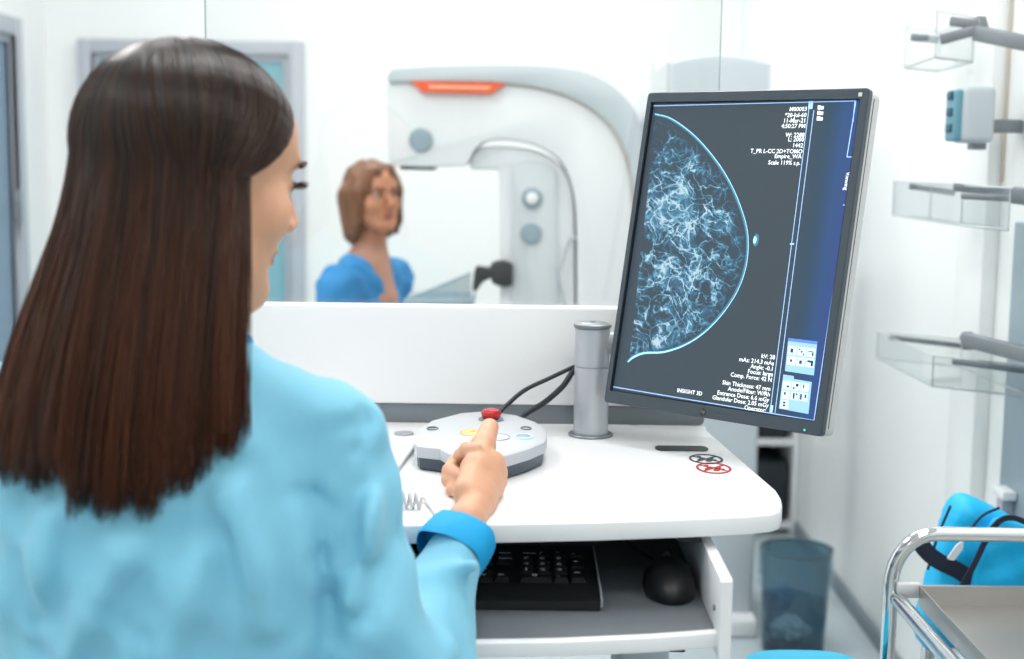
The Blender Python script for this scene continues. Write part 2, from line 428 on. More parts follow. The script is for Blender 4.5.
# ---- right wall: acrylic trays on metal arms
def tray(bot, z, hgt, bars, arm, lb):
    A, B, C = [G(x, y, z) for x, y in bot]; D = A+(C-B)
    t = empty('acrylic_wall_tray', (A+C)/2, lb, 'shelf', 'clear acrylic trays on the right wall')
    U = V(0, 0, hgt)
    MB().prism([A, B, C, D], V(0, 0, .004)).build('tray_floor', M['acryl'], t)
    for p, q in ((A, B), (B, C), (C, D), (D, A)):
        n = (q-p).cross(V(0, 0, 1)).normalized()*.003
        MB().prism([p, q, q+U, p+U], n).build('tray_side', M['acryl'], t)
    mb = MB()
    for p, q in ((A, B), (B, C), (C, D), (D, A)):
        mb.tube([p, q], .0022, 6); mb.tube([p+U, q+U], .0012, 6)
    for p in (A, B, C, D): mb.tube([p, p+U], .0012, 6)
    mb.build('tray_edge', M['acedge'], t)
    for (x0, y0, x1, y1, th, Y) in bars:
        p, q = P(x0, y0, Y), P(x1, y1, Y-.02); d = q-p; L = d.length
        R = Matrix((d.normalized(), V(0, 1, 0).cross(d).normalized().cross(d.normalized())*-1, V(0, 0, 1))).transposed()
        zz = d.normalized(); yy = V(0, 0, 1).cross(zz).normalized(); xx = zz.cross(yy)
        MB().box((p+q)/2, (L, .014, th*Y/F), Matrix((zz, yy, xx)).transposed(), .002).build('rail', M['brk'], t)
    mb = MB()
    for (x0, y0, x1, y1, th, Y, Y1) in arm:
        p, q = P(x0, y0, Y), P(x1, y1, Y1); d = q-p; L = d.length
        zz = d.normalized(); yy = V(0, 0, 1).cross(zz).normalized(); xx = zz.cross(yy)
        mb.box((p+q)/2, (L, .022, th*Y/F), Matrix((zz, yy, xx)).transposed(), .003)
    mb.build('support_arm', M['brk'], t)
tray([(904, 68), (935, 57.5), (972, 62)], 1.43, .085, [(911, 37, 938, 40, 7, 2.8), (950, 21, 980, 25, 9, 2.62)],
     [(940, 40, 976, 30, 10, 2.62, 2.6), (976, 33, 1040, 46, 15, 2.6, 2.5), (978, 18, 982, 34, 12, 2.61, 2.6)], 'topmost clear acrylic tray on a metal arm, right wall')
tray([(893, 215), (930, 218.5), (1008, 230)], 1.127, .07, [(909, 186, 955, 193, 6, 2.78), (953, 187, 1014, 193, 8, 2.5)],
     [(962, 196, 1016, 199, 6, 2.45, 2.4), (1014, 195, 1050, 199, 17, 2.4, 2.35)], 'middle clear acrylic tray on the right wall, just above the monitor centre height')
tray([(877, 358), (932, 386), (1030, 397)], .834, .055, [(889, 337, 964, 346, 5, 2.8), (952, 361, 1035, 372, 6, 2.45)],
     [(967, 340, 1040, 358, 14, 2.5, 2.3), (966, 334, 970, 348, 10, 2.52, 2.5)], 'lowest clear acrylic tray on the right wall, above the blue bag')
# ---- device on the trunking
t = empty('wall_device', P(975, 115, 2.66), 'grey box with a teal side fixed to the right wall between two acrylic trays', 'device')
p0, p1 = P(961, 143, 2.6), P(998, 86, 2.6)
MB().bb((p0.x, 2.6, p0.z), (p1.x, 2.672, p1.z), .012, 4).build('housing', M['device'], t)
MB().bb((p0.x-.012, 2.606, p0.z+.003), (p0.x+.006, 2.666, p1.z-.006), .006, 3).build('side_cover', M['teal2'], t, label='teal side cover')
for k in range(3):
    MB().bb((p0.x-.016, 2.62, p0.z+.02+.03*k), (p0.x-.011, 2.65, p0.z+.035+.03*k), .002).build('button', M['tealdark'], t)
MB().bb((p0.x+.03, 2.62, p0.z-.012), (p0.x+.055, 2.66, p0.z+.01), .003).bb((p0.x+.05, 2.64, p0.z+.02), (XR, 2.66, p0.z+.045), .003).build('bracket', M['brk'], t)
# ---- grey panel and small white catch at the right edge
t = empty('wall_panel', (XR, 2.45, 0), 'grey protective panel on the right wall at the picture edge', 'panel')
MB().bb((XR-.022, 2.3, .0), (XR, 2.60, 1.13), .004).build('panel_board', M['mblue'], t)
c = P(1007, 492, 2.55)
k = empty('wall_catch', c, 'small white catch on the right wall just above the blue bag', 'catch')
MB().bb((XR-.05, 2.5, c.z-.006), (XR-.022, 2.56, c.z+.012), .004).build('catch_plate', M['whitepaint'], k)
MB().bb((XR-.045, 2.515, c.z-.035), (XR-.022, 2.545, c.z-.007), .003).build('catch_body', M['frame'], k)

# ================================================================ MAMMOGRAPHY MACHINE
YM = 3.62
t = empty('mammography_machine', (.45, 3.7, 0), 'large white and grey mammography machine with an arched arm behind the glass', 'medical machine')
def pp(l, Y=YM): return [P(x, y, Y) for x, y in l]
inner = [(504, 84), (538, 88.5), (572, 99), (597, 114), (614, 131), (625, 153), (631, 180)]
mb = MB(); mb.prism(smoothpath(pp([(386, 96), (391, 83), (430, 82), (470, 82)]+inner+[(634, 230), (634, 420), (578, 420), (577.5, 300), (577, 225), (573, 190), (562, 163), (540, 147), (510, 140), (488, 141), (475, 150), (468, 163), (462, 166), (430, 167), (394, 165), (388, 156)]), 4, True), (0, .24, 0), .006, 3)
mb.build('arch_body', M['offwhite'], t)
mb = MB(); mb.prism(smoothpath(pp([(388, 82), (387.5, 76), (391, 70.5), (400, 68), (450, 65.5), (520, 64.5), (558, 67), (589, 73), (614, 87), (631, 104), (640, 122), (645, 160), (646, 200), (646, 420), (636, 420), (636, 230), (632, 180), (626, 153), (615, 131), (598, 113.5), (573, 98), (538, 87.5), (504, 83), (470, 81.8), (430, 81.5), (400, 82)], YM-.012), 3, True), (0, .264, 0), .003, 2)
mb.build('arch_rim', M['mgrey'], t)
mb = MB(); mb.tube(smoothpath(pp([(470, 82.5)]+inner+[(634, 230)], YM-.004), 4), .0022, 6); mb.build('arch_seam', M['tan'], t)
mb = MB(); mb.prism(pp([(411, 81), (505, 83.5), (492, 93.5), (422, 92)], YM-.018), (0, .03, 0), .002); bd = mb.build('badge', M['orange'], t, label='orange badge')
mb = MB(); mb.prism(pp([(428, 85), (492, 86.5), (489, 89.5), (430, 88.5)], YM-.0195), (0, .002, 0)); mb.build('badge_print', M['paleorange'], bd)
Ry = Matrix.Rotation(PI/2, 3, 'X')
def disc(x, y, Y, prof, m, name, par, n=32, **k): return MB().lathe(P(x, y, Y), prof, n, Ry).build(name, m, par, **k)
disc(421, 140, YM, [(.0305, -.01), (.0305, .006), (.026, .011), (0, .012)], M['mblue'], 'head_knob', t)
mb = MB(); mb.prism(rounded(pp([(400, 166), (434, 168), (434, 170.5), (400, 169.5)], YM+.03), .004), (0, .16, 0)); mb.build('collimator_slot', M['dgrey'], t)
# inner carriage
mb = MB(); mb.prism(smoothpath(pp([(471, 169), (471.5, 158), (478, 149), (490, 146), (515, 147), (540, 152), (560, 165), (571, 186), (574.5, 220), (575, 300), (575, 420), (500, 420), (500, 300), (500, 200), (499, 174), (496, 170), (485, 169.5)], YM+.03), 4, True), (0, .18, 0), .01, 3)
mb.build('carriage', M['offwhite'], t)
mb = MB(); mb.prism(rounded(pp([(511, 164), (530, 160), (548, 163), (557, 172), (558, 420), (512, 420)], YM+.018), .02), (0, .03, 0), .004); cp = mb.build('control_column', M['mgrey2'], t)
disc(532, 198, YM+.018, [(.0275, -.004), (.0275, .006), (.022, .009), (.0165, .009), (.0165, .012)], M['mblue'], 'round_button', cp)
disc(532, 198, YM+.018, [(.015, .0), (.015, .014), (.012, .016), (0, .016)], M['white'], 'button_cap', cp)
disc(531, 233, YM+.018, [(.028, -.004), (.028, .006), (.024, .01), (0, .011)], M['mblue'], 'round_button', cp)
mb = MB(); mb.prism(rounded(pp([(490, 264), (503, 260), (513, 264), (513, 286), (503, 288), (491, 283)], YM), .01), (0, .06, 0), .004)
mb.prism(rounded(pp([(476, 266), (492, 268), (492, 278), (483, 282), (476, 292), (472, 290), (474, 272)], YM+.01), .006), (0, .04, 0), .004)
mb.build('paddle_mount', M['black'], t, label='black paddle mount')
mb = MB()
q = pp([(406, 300), (471, 273), (471, 300)], YM+.02)
mb.tube([q[0], q[1]], .004, 6); mb.prism([q[0], q[1], q[2]], (0, .006, 0)); mb.build('compression_paddle', M['clearp'], t)
mb = MB(); mb.prism(rounded(pp([(404, 300), (474, 299), (474, 306), (404, 306)], YM+.0), .004), (0, .22, 0), .004); mb.build('breast_support', M['mblue'], t)
mb = MB(); mb.tube(smoothpath(pp([(577, 238), (570, 240), (562, 262), (559, 276), (564, 300), (570, 330)], YM+.01), 6), .004, 8); mb.build('machine_cable', M['frame'], t)
# column
xa, xb = P(669, 60, 3.56).x, P(772, 60, 3.56).x; zt = P(720, 53, 3.56).z
pts = []
for k in range(13):
    s_ = k/12; pts.append(V(xa+(xb-xa)*s_, 3.56, zt-.022*(2*s_-1)**2))
mb = MB(); mb.prism([V(xa, 3.56, .02)]+pts+[V(xb, 3.56, .02)], (0, .34, 0), .012, 3); mb.build('column', M['mgrey'], t)
mb = MB(); mb.prism(smoothpath([V(xa-.045, 3.575, .02), V(xa-.045, 3.575, zt-.1), V(xa-.03, 3.575, zt-.045), V(xa+.01, 3.575, zt-.01)], 5)+[V(xa+.01, 3.575, .02)], (0, .3, 0)); mb.build('column_cover', M['offwhite'], t)
MB().bb((.16, 3.5, .001), (xb+.004, 3.98, .05), .01).build('base_plate', M['offwhite'], t)
MB().bb((.28, 3.66, .05), (xa-.046, 3.84, .55), .01).build('lift_foot', M['mgrey'], t)
MB().bb((xa-.09, 3.70, .55), (xa-.04, 3.82, 1.3), .01).build('carrier', M['mgrey'], t)

# ================================================================ WORKSTATION
DZ = .85
t = empty('workstation_desk', (-.06, 1.75, 0), 'white operator desk with rear panel, clear shield and pull-out keyboard tray', 'desk')
DESK = t
top = [(782.3, 505), (780, 511.5), (772, 514.5), (750, 516.5), (700, 519), (600, 522.5), (500, 524.5), (400, 525.5), (300, 524.5), (200, 521)]
fr = [G(x, y, DZ) for x, y in top]
fr += [V(-.40, 1.56, DZ), V(-.415, 1.62, DZ), V(-.39, 2.03, DZ), V(.287, 2.03, DZ), V(G(705, 428, DZ).x, 2.0, DZ), G(776, 490, DZ), G(781, 498, DZ)]
mb = MB(); mb.prism(fr, (0, 0, -.021), .0025); mb.build('desktop', M['white'], t)
# rear strip and white panel
xl, xr = P(233, 400, 2.04).x, .285
mb = MB(); mb.prism(rounded([V(xl, 2.03, DZ), V(xr, 2.03, DZ), V(xr, 2.03, DZ+.028), V(xl, 2.03, DZ+.028)], .01), (0, .022, 0), .001); mb.build('rear_strip', M['silver2'], t)
zt = P(400, 305, 2.03).z
mb = MB(); mb.prism(rounded([V(xl, 2.026, DZ+.0285), V(xr, 2.026, DZ+.0285), V(xr, 2.026, zt), V(xl, 2.026, zt)], .014), (0, .03, 0), .003, 3); mb.build('rear_panel', M['white'], t)
gl, gr = P(208, 150, 2.07).x, P(720, 40, 2.07).x
mb = MB(); mb.bb((gl, 2.065, .9), (gr, 2.073, 1.95)); g = mb.build('shield_pane', M['glass'], t, smooth=False)
mb = MB(); mb.bb((gl-.0012, 2.0652, .9), (gl-.0001, 2.0728, 1.95)); mb.bb((gr+.0001, 2.0652, .9), (gr+.0012, 2.0728, 1.95)); mb.bb((gl, 2.0652, 1.9501), (gr, 2.0728, 1.952)); mb.build('pane_edge', M['gedge'], g)
for x in (gl+.05, -.05, gr-.06): MB().bb((x-.02, 2.056, .93), (x+.02, 2.082, .97), .002).build('pane_clamp', M['silver'], g)
# drawer
TZ = .752
fx = [G(400, 640, TZ), G(470, 639.5, TZ), G(560, 638, TZ), G(650, 634, TZ), G(724, 628.5, TZ)]
mb = MB(); mb.prism([V(-.30, fx[0].y+.01, TZ)]+fx+[V(.214, 1.86, TZ), V(-.30, 1.86, TZ)], (0, 0, -.006)); mb.build('tray_mat', M['mat_'], t)
lp = [V(-.30, fx[0].y+.01, TZ+.001)]+[f+V(0, 0, .001) for f in fx]
mb = MB(); mb.prism(lp+[p+V(0, -.014, 0) for p in lp[::-1]], (0, 0, -.0165), .002); mb.build('tray_lip', M['white'], t)
def rail_side(x, o):
    mb = MB(); mb.prism([V(x, 1.395, .728), V(x, 1.395, .812), V(x, 1.40, .815), V(x, 1.88, .815), V(x, 1.88, .728)], (o*.013, 0, 0), .0015)
    s = mb.build('drawer_side', M['white'], t)
    MB().lathe(V(x-.0005*o, 1.425, .775), [(.0035, -.001), (.0035, .0015), (0, .002)], 16, Matrix.Rotation(-o*PI/2, 3, 'Y')).build('screw', M['silver2'], s)
rail_side(.2175, 1); rail_side(-.302, -1)
mb = MB(); mb.bb((-.33, 1.90, .55), (.25, 1.96, .828), .002); mb.bb((-.36, 1.6, .80), (-.325, 1.96, .828)); mb.bb((.19, 1.53, .816), (.216, 1.96, .8285)); mb.build('frame', M['black'], t)
mb = MB(); mb.bb((-.34, 1.62, .04), (-.27, 1.78, .828-.0), .01); mb.build('desk_leg', M['mgrey'], t)
mb = MB(); mb.bb((.135, 1.62, .04), (.195, 1.78, .74), .01); mb.build('desk_leg', M['mgrey'], t)
mb = MB(); mb.bb((-.36, 1.45, .02), (-.25, 2.0, .045), .008); mb.bb((.12, 1.45, .02), (.21, 2.0, .045), .008); mb.bb((-.26, 1.68, .02), (.13, 1.74, .045), .005)
mb.build('desk_base', M['mgrey'], t)
for x in (-.305, .165):
    for y in (1.47, 1.98): MB().lathe((x, y, 0), [(.015, .0005), (.018, .003), (.016, .0195)], 20).build('desk_foot', M['rubber'], t)
# prints on the desktop
a_, b_ = G(655, 448.5, DZ), G(708, 449, DZ); mb = MB(); th = .0075
pts = [V(b_.x-th, a_.y, 0)+V(th*math.cos(q), th*2.1*math.sin(q), DZ+.0004) for q in np.linspace(-PI/2, PI/2, 9)]+[V(a_.x+th, a_.y, 0)+V(th*math.cos(q), th*2.1*math.sin(q), DZ+.0004) for q in np.linspace(PI/2, 1.5*PI, 9)]
mb.prism(pts, (0, 0, .0008)); mb.build('cable_slot', M['cable'], t, label='dark oval slot strip')
def ringflat(mb, c, r, w, h=.0006, sy=1, n=48): mb.lathe(c, [(r-w, 0), (r, 0), (r, h), (r-w, h), (r-w, 0)], n, None, 1, sy)
def sign(px, py, rpx, m, ry, nm):
    c = G(px, py, DZ)+V(0, 0, .0003); r = rpx*c.y/F; mb = MB(); ringflat(mb, c, r, r*.13, sy=ry)
    d = V(math.cos(.7), math.sin(.7)*ry, 0); n_ = V(-d.y, d.x, 0)*.0012
    for s_ in (1, -1):
        mb.prism([c-d*r*.9+n_, c+d*r*.9+n_, c+d*r*.9-n_, c-d*r*.9-n_], (0, 0, .0006))
        d = V(math.cos(2.5), math.sin(2.5)*ry, 0); n_ = V(-d.y, d.x, 0)*.0006
    def blob(x, y, rx, rr): mb.lathe(c+V(x*r, y*r*ry, 0), [(rr*r, 0), (rr*r, .0006), (0, .0007)], 12, None, rx, ry)
    blob(-.35, .45, 1, .14); blob(-.2, .1, 1.2, .16); blob(.25, .05, 1.4, .15); blob(.1, -.35, 1.2, .16); blob(-.4, -.2, .8, .18); blob(.5, -.2, 1, .1)
    mb.build(nm, m, t)
sign(706, 459.3, 17.2, M['blackprint'], 1.3, 'black_ring_sign'); sign(713.7, 468.4, 17.8, M['redprint'], 1.38, 'red_ring_sign')

# ---- post and monitor
pc = G(591, 437, DZ); pc = V(pc.x, 1.952, DZ); ztop = P(597, 322, pc.y).z-DZ
t = empty('monitor', (0, 0, 0), 'portrait medical monitor on a silver post showing a breast x-ray', 'monitor')
Q = [ray(646, 92.5), ray(867.5, 87.5), ray(823, 437), ray(605, 402)]
A = Matrix((Q[0], -Q[1], Q[2])).transposed(); l_ = A.inverted() @ Q[3]
pts = [Q[0]*l_[0], Q[1]*l_[1], Q[2]*l_[2], Q[3]]; s_ = 1.9/pts[3].y; pts = [CAM+p*s_ for p in pts]
u = (pts[1]-pts[0]+pts[2]-pts[3]).normalized(); v_ = (pts[0]-pts[3]+pts[1]-pts[2]); v_ = (v_-u*v_.dot(u)).normalized(); nn = u.cross(v_)
ctr = sum(pts, V(0, 0, 0))/4; w_ = ((pts[1]-pts[0]).length+(pts[2]-pts[3]).length)/2; h_ = ((pts[0]-pts[3]).length+(pts[1]-pts[2]).length)/2
pts[3] = ctr-u*w_/2-v_*h_/2
t.matrix_world = Matrix.Translation(pts[3]) @ Matrix((u, v_, nn)).transposed().to_4x4()
MON = t; MM = absmat(t)
def sc(px, py, z=0):
    d = ray(px, py); k = (pts[3]+nn*z-CAM).dot(nn)/d.dot(nn); q = MM.inverted() @ (CAM+d*k); return q
c2 = [sc(646, 92.5), sc(867.5, 87.5), sc(823, 437), V(0, 0, 0)]
Wm, Hm = w_, h_
print('MON', Wm, Hm)
def loc(name, mb, m, par, **k):
    for v in mb.bm.verts: v.co = MM @ v.co
    return mb.build(name, m, par, **k)
i0 = sc(611.5, 386.5); i1 = sc(856.5, 101); i2 = sc(814, 421)
sx0, sx1, sy0, sy1 = i0.x-.001, (i1.x+i2.x)/2+.002, (i0.y+i2.y)/2-.002, i1.y+.002
# bezel frame with hole
def frame_mb(o, i, z0, z1, bev):
    mb = MB(); (x0, y0, x1, y1), (a0, b0, a1, b1) = o, i
    O = rounded([V(x0, y0, z0), V(x1, y0, z0), V(x1, y1, z0), V(x0, y1, z0)], bev, 5); n = len(O)
    I = [V(min(max(p.x, a0), a1), min(max(p.y, b0), b1), z0) for p in O]
    for q in (0, 1, 2, 3):   # snap inner points to the hole's corners
        cx, cy = ((a0, b0), (a1, b0), (a1, b1), (a0, b1))[q]
        for k in range(6): I[q*6+k] = V(cx, cy, z0)
    up = V(0, 0, z1-z0); e = .0012
    rings = [I, O, [p+up*.85 for p in O], [V(p.x+(e if p.x < (x0+x1)/2 else -e), p.y+(e if p.y < (y0+y1)/2 else -e), z1) for p in O], [p+up for p in I], I]
    for a, b in zip(rings[:-1], rings[1:]):
        for k in range(n):
            j = (k+1) % n; f = [a[k], a[j], b[j], b[k]]
            fu = []
            for p in f:
                if not fu or (p-fu[-1]).length > 1e-7: fu.append(p)
            if len(fu) > 2 and (fu[0]-fu[-1]).length < 1e-7: fu.pop()
            if len(fu) > 2: mb._add(fu, [list(range(len(fu)))])
    return mb
loc('bezel', frame_mb((0, 0, Wm, Hm), (sx0-.001, sy0-.001, sx1+.001, sy1+.001), -.010, 0, .006), M['bezel'], t)
mb = MB(); mb.prism(rounded([V(.0015, .0015, -.0105), V(Wm-.0015, .0015, -.0105), V(Wm-.0015, Hm-.0015, -.0105), V(.0015, Hm-.0015, -.0105)], .008), (0, 0, -.026), .004); loc('rear_shell', mb, M['shell'], t)
mb = MB(); mb.bb((.06, .08, -.06), (Wm-.06, Hm-.08, -.0368), .008); loc('rear_bulge', mb, M['shell'], t)
mb = MB(); mb.prism([V(Wm-.0014, .01, -.0175), V(Wm-.0014, Hm-.01, -.0175), V(Wm-.0014, Hm-.01, -.0185), V(Wm-.0014, .01, -.0185)], (.0006, 0, 0)); loc('shell_seam', mb, M['dgrey'], t)
loc('bezel_lip', frame_mb((sx0-.001, sy0-.001, sx1+.001, sy1+.001), (sx0, sy0, sx1, sy1), -.008, -.001, .001), M['lip'], t)
# screen
sm = bpy.data.materials.new('screen_glow'); sm.use_nodes = True; nt = sm.node_tree; b = nt.nodes['Principled BSDF']
b.inputs['Base Color'].default_value = (.012, .016, .02, 1); b.inputs['Roughness'].default_value = .35; b.inputs['Specular IOR Level'].default_value = .3
tc = nt.nodes.new('ShaderNodeTexCoord'); sp = nt.nodes.new('ShaderNodeSeparateXYZ'); nt.links.new(tc.outputs['Generated'], sp.inputs[0])
cr = nt.nodes.new('ShaderNodeValToRGB'); nt.links.new(sp.outputs[0], cr.inputs[0]); e = cr.color_ramp.elements
e[0].position = 0; e[0].color = lin((62, 76, 88)); e[1].position = 1; e[1].color = lin((50, 78, 150))
for p_, c_ in ((.76, (64, 76, 84)), (.87, (46, 76, 100)), (.94, (44, 84, 140))): q = e.new(p_); q.color = lin(c_)
nt.links.new(cr.outputs[0], b.inputs['Emission Color']); b.inputs['Emission Strength'].default_value = .9
mb = MB(); mb.bb((sx0, sy0, -.0095), (sx1, sy1, -.006)); SCR = loc('screen', mb, sm, t, smooth=False); ZS = -.0058
def scl(l, z=ZS): return [V(sc(x, y, z).x, sc(x, y, z).y, z) for x, y in l]
# x-ray picture
xm = bpy.data.materials.new('xray_picture'); xm.use_nodes = True; nt = xm.node_tree; b = nt.nodes['Principled BSDF']
b.inputs['Base Color'].default_value = (.012, .016, .02, 1); b.inputs['Roughness'].default_value = .4; b.inputs['Specular IOR Level'].default_value = .3
tc = nt.nodes.new('ShaderNodeTexCoord'); N_ = nt.nodes.new; L_ = nt.links.new
mpg = N_('ShaderNodeMapping'); L_(tc.outputs['Object'], mpg.inputs[0]); mpg.inputs['Rotation'].default_value = (0, 0, .5)
nz = N_('ShaderNodeTexNoise'); nz.inputs['Scale'].default_value = 24; nz.inputs['Detail'].default_value = 5; L_(mpg.outputs[0], nz.inputs['Vector'])
mix = N_('ShaderNodeVectorMath'); mix.operation = 'MULTIPLY_ADD'; mix.inputs[1].default_value = (.055, .055, .055); L_(nz.outputs['Color'], mix.inputs[0]); L_(mpg.outputs[0], mix.inputs[2])
def filam(scale, w0, w1, sy=1.0):
    mp = N_('ShaderNodeMapping'); mp.inputs['Scale'].default_value = (1, sy, 1); L_(mix.outputs[0], mp.inputs[0])
    vo = N_('ShaderNodeTexVoronoi'); vo.feature = 'DISTANCE_TO_EDGE'; vo.inputs['Scale'].default_value = scale; L_(mp.outputs[0], vo.inputs['Vector'])
    mr = N_('ShaderNodeMapRange'); mr.inputs['From Min'].default_value = w0; mr.inputs['From Max'].default_value = w1; mr.inputs['To Min'].default_value = 1; mr.inputs['To Max'].default_value = 0
    mr.interpolation_type = 'SMOOTHERSTEP'; L_(vo.outputs['Distance'], mr.inputs['Value']); return mr.outputs[0]
f1 = filam(46, 0, .15, 1.5); f2 = filam(95, 0, .17, 1.3); f3 = filam(26, 0, .05, 2.2)
n2 = N_('ShaderNodeTexNoise'); n2.inputs['Scale'].default_value = 22; n2.inputs['Detail'].default_value = 6; L_(mix.outputs[0], n2.inputs['Vector'])
cl = N_('ShaderNodeMapRange'); cl.inputs['From Min'].default_value = .40; cl.inputs['From Max'].default_value = .72; L_(n2.outputs['Fac'], cl.inputs['Value'])
def mth(op, a, b_):
    m = N_('ShaderNodeMath'); m.operation = op
    for i, x in enumerate((a, b_)):
        if isinstance(x, (int, float)): m.inputs[i].default_value = x
        else: L_(x, m.inputs[i])
    return m.outputs[0]
n3 = N_('ShaderNodeTexNoise'); n3.inputs['Scale'].default_value = 45; n3.inputs['Detail'].default_value = 4; L_(mpg.outputs[0], n3.inputs['Vector'])
br = N_('ShaderNodeMapRange'); br.inputs['From Min'].default_value = .35; br.inputs['From Max'].default_value = .62; L_(n3.outputs['Fac'], br.inputs['Value'])
s1 = mth('MULTIPLY', mth('ADD', mth('MULTIPLY', f1, .55), mth('MULTIPLY', f2, .38)), br.outputs[0])
s2 = mth('ADD', s1, mth('MULTIPLY', cl.outputs[0], .55)); s2 = mth('ADD', s2, mth('MULTIPLY', f3, .5))
at = N_('ShaderNodeAttribute'); at.attribute_name = 'edge'; L_; s2 = mth('MULTIPLY', s2, at.outputs['Fac'])
cr = N_('ShaderNodeValToRGB'); L_(s2, cr.inputs[0]); e = cr.color_ramp.elements
e[0].position = 0; e[0].color = lin((62, 76, 88)); e[1].position = 1; e[1].color = lin((215, 240, 250))
for p_, c_ in ((.2, (56, 78, 92)), (.45, (66, 124, 158)), (.75, (126, 192, 224))): q = e.new(p_); q.color = lin(c_)
L_(cr.outputs[0], b.inputs['Emission Color']); b.inputs['Emission Strength'].default_value = .85
arc = [(655, 114), (672, 119), (695, 136), (716, 160), (731, 184), (742, 210), (748, 235), (747, 262), (739, 288), (724, 312), (705, 332), (685, 345), (664, 352), (645, 353), (634, 357), (628, 362)]
left = [(627, 371), (634, 320), (640, 260), (647, 200), (652, 150)]
ar = smoothpath(scl(arc), 6)
lf = smoothpath(scl(left), 6); n = len(ar)
vs = []; fs = []; ed = []; K = 14
def lat(s_): i = s_*(len(lf)-1); k = min(int(i), len(lf)-2); return lf[k].lerp(lf[k+1], i-k)
for i, p in enumerate(ar):
    q = lat(1-i/(n-1))
    for k in range(K+1): w = k/K; vs.append(p.lerp(q, w)); ed.append(min(1, .25+3.2*w if w < .25 else 1.05)*min(1, .35+.9*i/(n-1)*3, .5+5*(1-i/(n-1))))
for i in range(n-1):
    for k in range(K): fs.append([i*(K+1)+k, i*(K+1)+k+1, (i+1)*(K+1)+k+1, (i+1)*(K+1)+k])
xr_ = ob('xray_image', [MM @ v for v in vs], fs, xm, SCR, True, True, None)
atr = xr_.data.attributes.new('edge', 'FLOAT', 'POINT'); atr.data.foreach_set('value', ed)
def line(pts, w, m, name, z=ZS+.0002, close=False, par=None):
    mb = MB(); pts = [V(p.x, p.y, z) for p in pts]; N = len(pts); L = []; Rr = []
    for i, p in enumerate(pts):
        d = (pts[min(i+1, N-1)]-pts[max(i-1, 0)]).normalized(); ww = w[i] if isinstance(w, list) else w
        o = V(-d.y, d.x, 0)*ww/2; L.append(p+o); Rr.append(p-o)
    for i in range(N-1): mb._add([L[i], L[i+1], Rr[i+1], Rr[i]], [[0, 1, 2, 3]])
    return mb
skin_m = mat('xray_skinline', (150, 215, 245), .5, emit=.95)
na = len(ar)
mb = line(ar, [.0009+.0030*max(0, (i/na-.55))*1.6-.0035*max(0, i/na-.93)*8 for i in range(na)], skin_m, ''); loc('xray_skin_line', mb, skin_m, SCR)
glow = mat('xray_softline', (60, 110, 140), .5, emit=.7)
mb = line([p+V(-.0016, 0, 0) for p in ar], [.0036]*na, glow, '', ZS+.00008); loc('xray_skin_glow', mb, glow, SCR)
mb = MB(); c = scl([(756, 240)])[0]; mb.lathe(c+V(0, 0, .0001), [(.0055, 0), (.0055, .0001), (0, .0001)], 16, None, .8, 1.5); loc('xray_nipple', mb, glow, SCR)
mb = MB(); c = scl([(755, 240)])[0]; mb.lathe(c+V(0, 0, .0003), [(.003, 0), (.003, .0001), (0, .0001)], 12, None, .8, 1.6); loc('xray_nipple_core', mb, skin_m, SCR)
# window lines
mbl = MB()
def ln(l, w=.0011):
    m = line(scl(l), w, None, ''); 
    m.bm.verts.index_update(); mbl._add([v.co.copy() for v in m.bm.verts], [[v.index for v in f.verts] for f in m.bm.faces]); m.bm.free()
ln([(649.5, 106), (856, 101)]); ln([(649.5, 106), (611.5, 386.5)]); ln([(611.5, 386.5), (814, 420.5)]); ln([(810, 101), (770, 413)], .0009); ln([(814, 110), (775, 413)], .0009)
ln([(856, 101), (847, 157)]); ln([(847, 157), (852, 157)]); ln([(846, 205), (814, 420.5)]); ln([(843, 205), (848, 205)]); ln([(855, 102), (853, 122)])
ln([(794, 244), (790, 244)], .002)
loc('window_lines', mbl, M['s_line'], SCR)
for l in ([(809, 101), (813.5, 101), (812.5, 109), (808, 109)], [(770.5, 405), (773.5, 405.5), (772.5, 413), (769.5, 412)]):
    mb = MB(); mb._add([p+V(0, 0, .0003) for p in scl(l)], [[0, 1, 2, 3]]); loc('slider_mark', mb, M['s_line'], SCR)
mb = MB()
for cx, cy in ((821, 107.5), (820.5, 113), (820, 118.5)):
    mb._add([p+V(0, 0, .0003) for p in scl([(cx-3, cy-2), (cx, cy-2), (cx+.5, cy-1.3), (cx+3, cy-1.3), (cx+2.5, cy+2), (cx-3.2, cy+2)])], [[0, 1, 2, 3, 4, 5]])
loc('folder_icons', mb, M['s_white'], SCR)
def quadl(mb, l, dz=.0003): mb._add([p+V(0, 0, dz) for p in scl(l)], [list(range(len(l)))])
pa = [(788.5, 338), (817.5, 341.5), (814, 375.5), (785, 371)]; pb = [(783.5, 374.5), (794, 376), (794, 379), (812, 382), (808.5, 414), (779, 408.5)]
mb = MB(); quadl(mb, pa); quadl(mb, pb); loc('tool_panels', mb, M['s_panel'], SCR)
mb = MB(); quadl(mb, [(788.5, 338), (817.5, 341.5), (817.2, 344.5), (788.2, 341)], .0004); loc('panel_header', mb, M['s_head'], SCR)
mbi = MB(); mbd = MB()
def cell(o, u_, v2, i, j, mark):
    def pt(a, b): return (o[0]+u_[0]*(i+a)+v2[0]*(j+b), o[1]+u_[1]*(i+a)+v2[1]*(j+b))
    quadl(mbi, [pt(.06, .06), pt(.94, .06), pt(.94, .92), pt(.06, .92)], .0005)
    for a, b, c_, d in mark: quadl(mbd, [pt(a, b), pt(c_, b), pt(c_, d), pt(a, d)], .0007)
